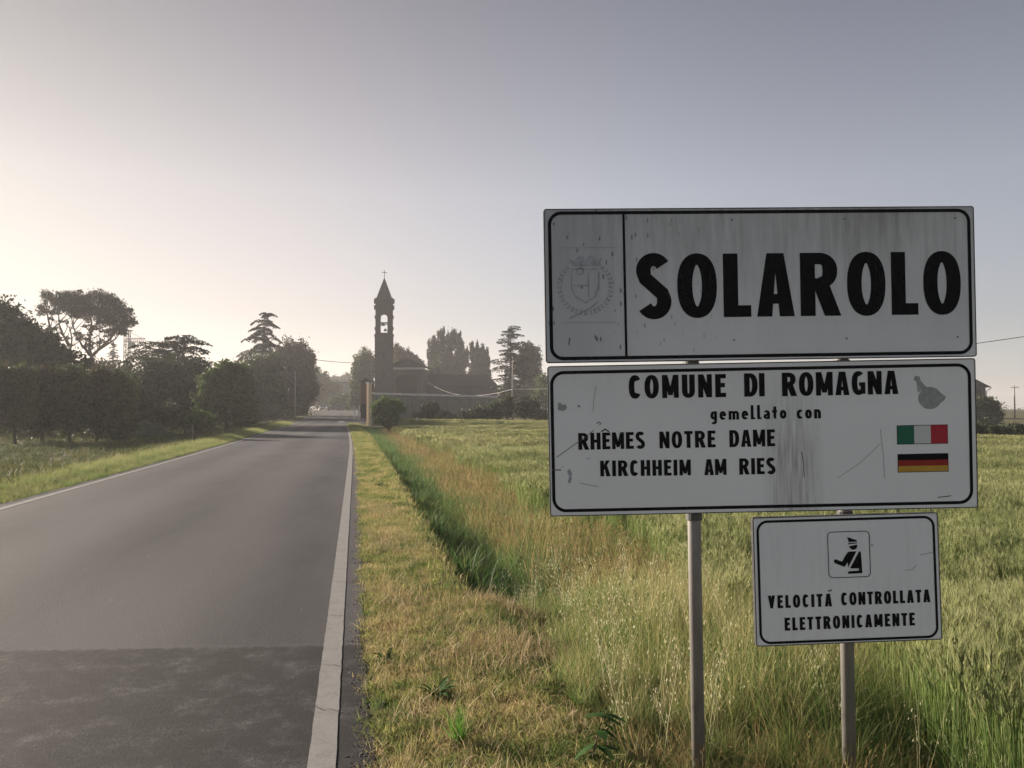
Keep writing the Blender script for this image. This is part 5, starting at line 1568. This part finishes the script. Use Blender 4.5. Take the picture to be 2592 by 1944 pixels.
def ochre_pillar():
    D = 77; s_ = D / FPX
    b = W((934.5 - 1296) / FPX * D, D); b.z = .0
    root = empty("gate_pillar", b, "sunlit ochre pillar with upright grooves at the road end of the wall", "pillar", rot=(0, 0, -YAW + math.radians(52)))
    zt = ray(934, 972, D).z
    mb = MB(); mb.box((0, 0, zt / 2 - .1), (.34, .32, zt + .2)); mb.build("shaft", YEL, root)
    for k in (-1, 0, 1):
        mb = MB(); mb.box((k * .11, -.172, zt / 2), (.05, .024, zt - .2)); mb.build("rib", YEL, root)
        mb = MB(); mb.box((-.182, k * .10, zt / 2), (.024, .05, zt - .2)); mb.build("rib", YEL, root)
    mb = MB(); mb.box((0, 0, zt + .08), (.46, .44, .14)); mb.build("capital", STONE, root, bevel=.02)
ochre_pillar()

def hut():
    D = 112; s_ = D / FPX
    b = W((925 - 1296) / FPX * D, D + 1.6); b.z = .3
    root = empty("brick_hut", b, "small dark red hut between the road and the bell tower", "hut", rot=(0, 0, -YAW))
    zt = ray(925, 968, D).z - b.z; hw = 13 * s_
    mb = MB(); mb.box((0, 0, zt / 2 - .2), (2 * hw, 2.6, zt + .4)); mb.build("wall", REDW, root)
    mb = MB(); mb.prism([(-hw - .2, -1.6, zt), (hw + .2, -1.6, zt), (0, -1.6, zt + .6)], (0, 3.2, 0)); mb.build("roof", ROOF, root)
    mb = MB(); mb.box((-.2, -1.31, 1.0), (.8, .04, 2.0)); dr = mb.build("door", DARK, root)
    mb = MB(); mb.box((.1, -1.35, 1.0), (.04, .05, .12)); mb.build("handle", IRON, dr)
hut()

def far_building():
    D = 260; s_ = D / FPX
    b = W((862 - 1296) / FPX * D, D + 5); b.z = 1.0
    root = empty("far_building", b, "hazy low building with a level dark roof edge at the end of the road", "building", rot=(0, 0, -YAW))
    zt = ray(862, 969, D).z - b.z; hw = 36 * s_
    mb = MB(); mb.box((0, 0, zt / 2 - .2), (2 * hw, 8, zt + .4)); mb.build("wall", CONC, root)
    mb = MB(); mb.box((0, -.6, zt + .2), (2 * hw + 1.2, 10, .35)); mb.build("roof", IRON, root)
far_building()

def shed():
    D = 92; s_ = D / FPX
    b = W((1400 - 1296) / FPX * D, D + 2); b.z = -.3
    root = empty("shed", b, "low grey-roofed shed half hidden by the left edge of the sign", "shed", rot=(0, 0, -YAW))
    z1 = ray(1400, 1037, D).z - b.z; z0 = ray(1400, 1050, D).z - b.z; hw = 50 * s_
    mb = MB(); mb.box((0, 0, z0 / 2 - .1), (2 * hw - .3, 2.8, z0 + .2)); mb.build("wall", DARK, root)
    mb = MB(); mb.prism([(-hw, -1.8, z0), (-hw, 1.8, z1 + .1), (-hw, 1.8, z1 + .02), (-hw, -1.8, z0 - .08)], (2 * hw, 0, 0)); mb.build("roof", simple("sheet_roof", (.22, .22, .23), .6, .3), root)
shed()

def house():
    D = 128; s_ = D / FPX
    b = W((2405 - 1296) / FPX * D, D + 3); b.z = -.6
    root = empty("farmhouse", b, "farmhouse whose roof eave shows just right of the sign", "house", rot=(0, 0, -YAW))
    ev = ray(2405, 981, D).z - b.z; x1 = (2486 - 2405) * s_; rx = (2496 - 2405) * s_
    ap = ray(2405, 915, D).z - b.z
    mb = MB(); mb.box((0, 0, ev / 2 - .2), (2 * x1, 8, ev + .4)); mb.build("wall", PLAST, root)
    mb = MB(); mb.add([(-rx, -4.6, ev), (rx, -4.6, ev), (rx, 4.6, ev), (-rx, 4.6, ev), (-.6, 0, ap), (.6, 0, ap)], [(3, 2, 1, 0), (0, 1, 5, 4), (1, 2, 5), (2, 3, 4, 5), (3, 0, 4)]); mb.build("roof", ROOF, root)
    mb = MB(); mb.tube([(rx - .05, -4.55, ev - .05), (rx - .35, -4.4, ev - .35), (x1 + .07, -4.06, ev - .6), (x1 + .07, -4.06, 0)], .07, 8); mb.build("downpipe", STONE, root)
    for k in range(4):
        for zz in (1.6, 4.4):
            if zz > ev - 1: continue
            mb = MB(); mb.box((-x1 * .75 + k * x1 * .5, -4.02, zz), (1.0, .05, 1.4)); w_ = mb.build("window", DARK, root)
            mb = MB(); mb.box((-x1 * .75 + k * x1 * .5, -4.08, zz - .76), (1.2, .16, .1)); mb.build("sill", STONE, w_)
house()

# ------------------------------------------------------------------ crane, poles, wires, posts, cars
CRN = simple("crane_paint", (.10, .09, .08), .7, .3, .1, 1)
def crane():
    D = 210; s_ = D / FPX
    b = W((320 - 1296) / FPX * D, D); b.z = 0
    root = empty("tower_crane", b, "hazy tower crane with a short jib pointing right, right of the umbrella pine", "crane", rot=(0, 0, -YAW))
    top = ray(320, 838, D).z; jb = ray(320, 861, D).z; h = .55
    mb = MB()
    for sx in (-1, 1):
        for sy in (-1, 1): mb.bar((sx * h, sy * h, -.3), (sx * h, sy * h, top), .16)
    z = 0; k = 0
    while z < top - 1.4:
        for sy in (-1, 1):
            a, c_ = (-h, h) if k % 2 else (h, -h)
            mb.bar((a, sy * h, z), (c_, sy * h, z + 1.4), .09)
            mb.bar((sy * h, a, z), (sy * h, c_, z + 1.4), .09)
        z += 1.4; k += 1
    mb.build("mast", CRN, root)
    mb = MB(); L_j = 46 * s_
    for zz, yy in ((jb - .5, -.4), (jb - .5, .4), (jb + .5, 0)): mb.bar((0, yy, zz), (L_j, yy, zz), .15)
    n = 9
    for k in range(n):
        xa, xb = L_j * k / n, L_j * (k + .5) / n
        mb.bar((xa, -.4, jb - .5), (xb, 0, jb + .5), .09); mb.bar((xb, 0, jb + .5), (L_j * (k + 1) / n, .4, jb - .5), .09)
    mb.build("jib", CRN, root)
    mb = MB(); mb.box((0, 0, top + .1), (2.2, 1.4, .3)); mb.build("head", CRN, root)
    mb = MB(); mb.box((1.2, 0, jb - 1.4), (1.2, 1.2, 1.5)); mb.build("cab", CRN, root)
    mb = MB(); mb.tube([(0, 0, top), (L_j * .8, 0, jb + .5)], .05, 5); mb.build("tie_rod", IRON, root)
crane()
POLE = simple("weathered_pole", (.30, .26, .22), .85, .2, .2, 3, stretch=(2, 2, .3))
def upole(px, D, top_y, label, arms=True, r0=.12, base=None, cat="pole", mat=None, name="utility_pole", grp=None):
    b = W((px - 1296) / FPX * D, D); b.z = gz(b.x, b.y) if base is None else base
    root = empty(name, b, label, cat, grp, rot=(0, 0, -YAW))
    H = ray(px, top_y, D).z - b.z
    mb = MB(); mb.tube([(0, 0, -.3), (0, 0, H)], [r0, r0 * .6], 10); mb.build("shaft", mat or POLE, root, True)
    if arms:
        mb = MB(); mb.box((0, -.08, H - .35), (1.3, .09, .09)); mb.build("crossarm", mat or POLE, root)
        for k in (-.55, 0, .55):
            mb = MB(); mb.tube([(k, -.08, H - .30), (k, -.08, H - .16)], .04, 8); mb.build("insulator", STONE, root)
    return b, H
GP = "utility poles"
upole(747, 106, 940, "slim pale pole in front of the oval russet tree", False, .10, grp=GP)
bp, Hp = upole(1298, 78, 915, "tall grey pole in front of the layered cedar left of the sign", False, .11, grp=GP)
upole(2568, 130, 975, "distant pole with a crossarm at the right edge of the view", True, .13, grp=GP, base=-1.2)
upole(939.5, 125, 916, "thin pale lamp pole against the left edge of the bell tower", False, .07, grp=GP, name="lamp_pole")
def wire(label, a, b, sag, r_=.018, mat=None):
    pts = []
    a, b = Vector(a), Vector(b)
    for k in range(25):
        t_ = k / 24; p = a.lerp(b, t_); p.z -= sag * 4 * t_ * (1 - t_); pts.append(p)
    mb = MB(); mb.tube(pts, r_, 5); o = mb.build("overhead_wire", mat or IRON); return tag(o, label, "wire")
wire("thin wire crossing the gap above the road towards the bell tower", ray(640, 880, 92), ray(948, 918, 138), .6, .035)
wire("pale sagging wire from the church past the tall grey pole", ray(1085, 968, 140), ray(1298, 985, 78), 1.3, .016, STONE)
wire("pale wire continuing from the tall grey pole towards the sign", ray(1298, 985, 78), ray(1900, 940, 60), .35, .014, STONE)
wire("dark wire rising to the right edge of the view from behind the sign", ray(2200, 906, 40), ray(2900, 805, 40), .05, .016)

PST = simple("painted_post", (.55, .54, .50), .7, .3, .1, 5)
PDK = simple("weathered_stake", (.07, .065, .05), .9, .1, .2, 5)
def stake(px, D, top_y, label, r_, mat, cap=None, lean=0.0, base=None):
    b = W((px - 1296) / FPX * D, D); b.z = gz(b.x, b.y) if base is None else base
    root = empty("marker_post", b, label, "post", "marker posts in the grass")
    H = ray(px, top_y, D).z - b.z
    mb = MB(); mb.tube([(0, 0, -.2), (lean, 0, H)], r_, 8); mb.build("stake", mat, root)
    if cap is not None:
        mb = MB(); mb.tube([(lean, 0, H * .55), (lean, 0, H)], r_ * 1.25, 8); mb.build("cap", cap, root)
stake(494, 36, 1071, "thin dark stake in the grass left of the road", .045, PDK, lean=-.06)
stake(1056, 70, 1057, "white-topped marker post at the far edge of the wheat", .055, PDK, PST, base=-.3)
stake(1043, 70, 1062, "dark stake beside the white-topped marker post", .05, PDK, base=-.3)
stake(909, 100, 1025, "pale bollard on the corner left of the ochre pillar", .07, PST)
stake(897, 104, 1027, "pale bollard nearest the far asphalt, left of the other one", .07, PST)

# cars
GLS = simple("car_glass", (.03, .035, .04), .12, .6, .1, 2)
TYRE = simple("tyre_rubber", (.02, .02, .02), .9, .2, .1, 10)
RIM = simple("wheel_rim", (.35, .35, .36), .4, .5, .1, 5, metal=.6)
LAMP = simple("lamp_glass", (.6, .6, .58), .2, .6, .05, 5)
def car(px, D, label, paint, heading, zb):
    b = W((px - 1296) / FPX * D, D); b.z = zb
    root = empty("car", b, label, "car", "cars at the end of the road", rot=(0, 0, heading))
    pm = simple("car_paint", paint, .25, .6, .05, 3)
    prof = [(-2.0, .35), (-2.03, .62), (-1.95, .85), (-1.15, .95), (-.55, 1.38), (-.1, 1.45), (.75, 1.45), (1.35, 1.30), (1.75, .98), (1.98, .88), (2.02, .45), (1.9, .28), (-1.85, .28)]
    def wf(z): return .86 if z < .95 else .86 - (z - .95) * .42
    V = [(x, -wf(z), z) for x, z in prof] + [(x, wf(z), z) for x, z in prof]; n = len(prof)
    mb = MB(); mb.add(V, [tuple(range(n))[::-1], tuple(range(n, 2 * n))] + [(i, (i + 1) % n, n + (i + 1) % n, n + i) for i in range(n)])
    mb.build("body", pm, root, bevel=.02)
    mb = MB(); mb.add([(-1.14, -.72, .985), (-1.14, .72, .985), (-.60, .62, 1.36), (-.60, -.62, 1.36)], [(0, 1, 2, 3)]); mb.v = [Vector(v) + Vector((-.02, 0, .02)) for v in mb.v]; mb.build("windscreen", GLS, root)
    mb = MB(); mb.add([(1.42, -.60, 1.26), (1.42, .60, 1.26), (1.76, .70, 1.0), (1.76, -.70, 1.0)], [(0, 1, 2, 3)]); mb.v = [Vector(v) + Vector((.03, 0, .02)) for v in mb.v]; mb.build("rear_window", GLS, root)
    for sy in (-1, 1):
        for x0, x1, x2, x3 in ((-.95, .2, .2, -.50), (.28, 1.5, 1.22, .28)):
            mb = MB(); mb.add([(x0, sy * .872, .99), (x1, sy * .872, .99), (x2, sy * .715, 1.35), (x3, sy * .715, 1.35)], [(0, 1, 2, 3)]); mb.build("side_window", GLS, root)
        mb = MB(); mb.box((-2.0, sy * .6, .72), (.08, .32, .14)); mb.build("headlight", LAMP, root)
        mb = MB(); mb.box((2.0, sy * .66, .78), (.08, .22, .2)); mb.build("tail_light", simple("tail_lamp", (.3, .02, .02), .3), root)
        for wx in (-1.28, 1.25):
            mb = MB(); mb.tube([(wx, sy * .70, .31), (wx, sy * .90, .31)], .31, 16); wl = mb.build("wheel", TYRE, root)
            mb = MB(); mb.tube([(wx, sy * .895, .31), (wx, sy * .915, .31)], .19, 12); mb.build("rim", RIM, wl)
    mb = MB(); mb.box((-2.03, 0, .48), (.06, 1.2, .16)); mb.build("grille", IRON, root)
hz = -YAW
car(818, 210, "small silver car at the end of the road, left of the dark one", (.45, .45, .46), hz - PI / 2 + .25 + PI, 1.1)
car(848, 200, "dark car seen side-on with a bright roof edge, right of the silver one", (.09, .095, .10), hz + .35, 1.1)

# ------------------------------------------------------------------ haze
m = bpy.data.materials.new("morning_haze")
m.use_nodes = True
t = m.node_tree; t.nodes.clear()
o = t.nodes.new('ShaderNodeOutputMaterial'); pv = t.nodes.new('ShaderNodeVolumePrincipled')
pv.inputs['Color'].default_value = (.93, .92, .93, 1)
pv.inputs['Density'].default_value = .00072
pv.inputs['Anisotropy'].default_value = .30
t.links.new(pv.outputs[0], o.inputs['Volume'])
mb = MB(); mb.box((0, 770, 16), (3300, 1680, 40))
hz_ = mb.build("haze", m)
hz_['kind'] = 'stuff'; hz_['label'] = "thin pale morning haze over the whole plain"
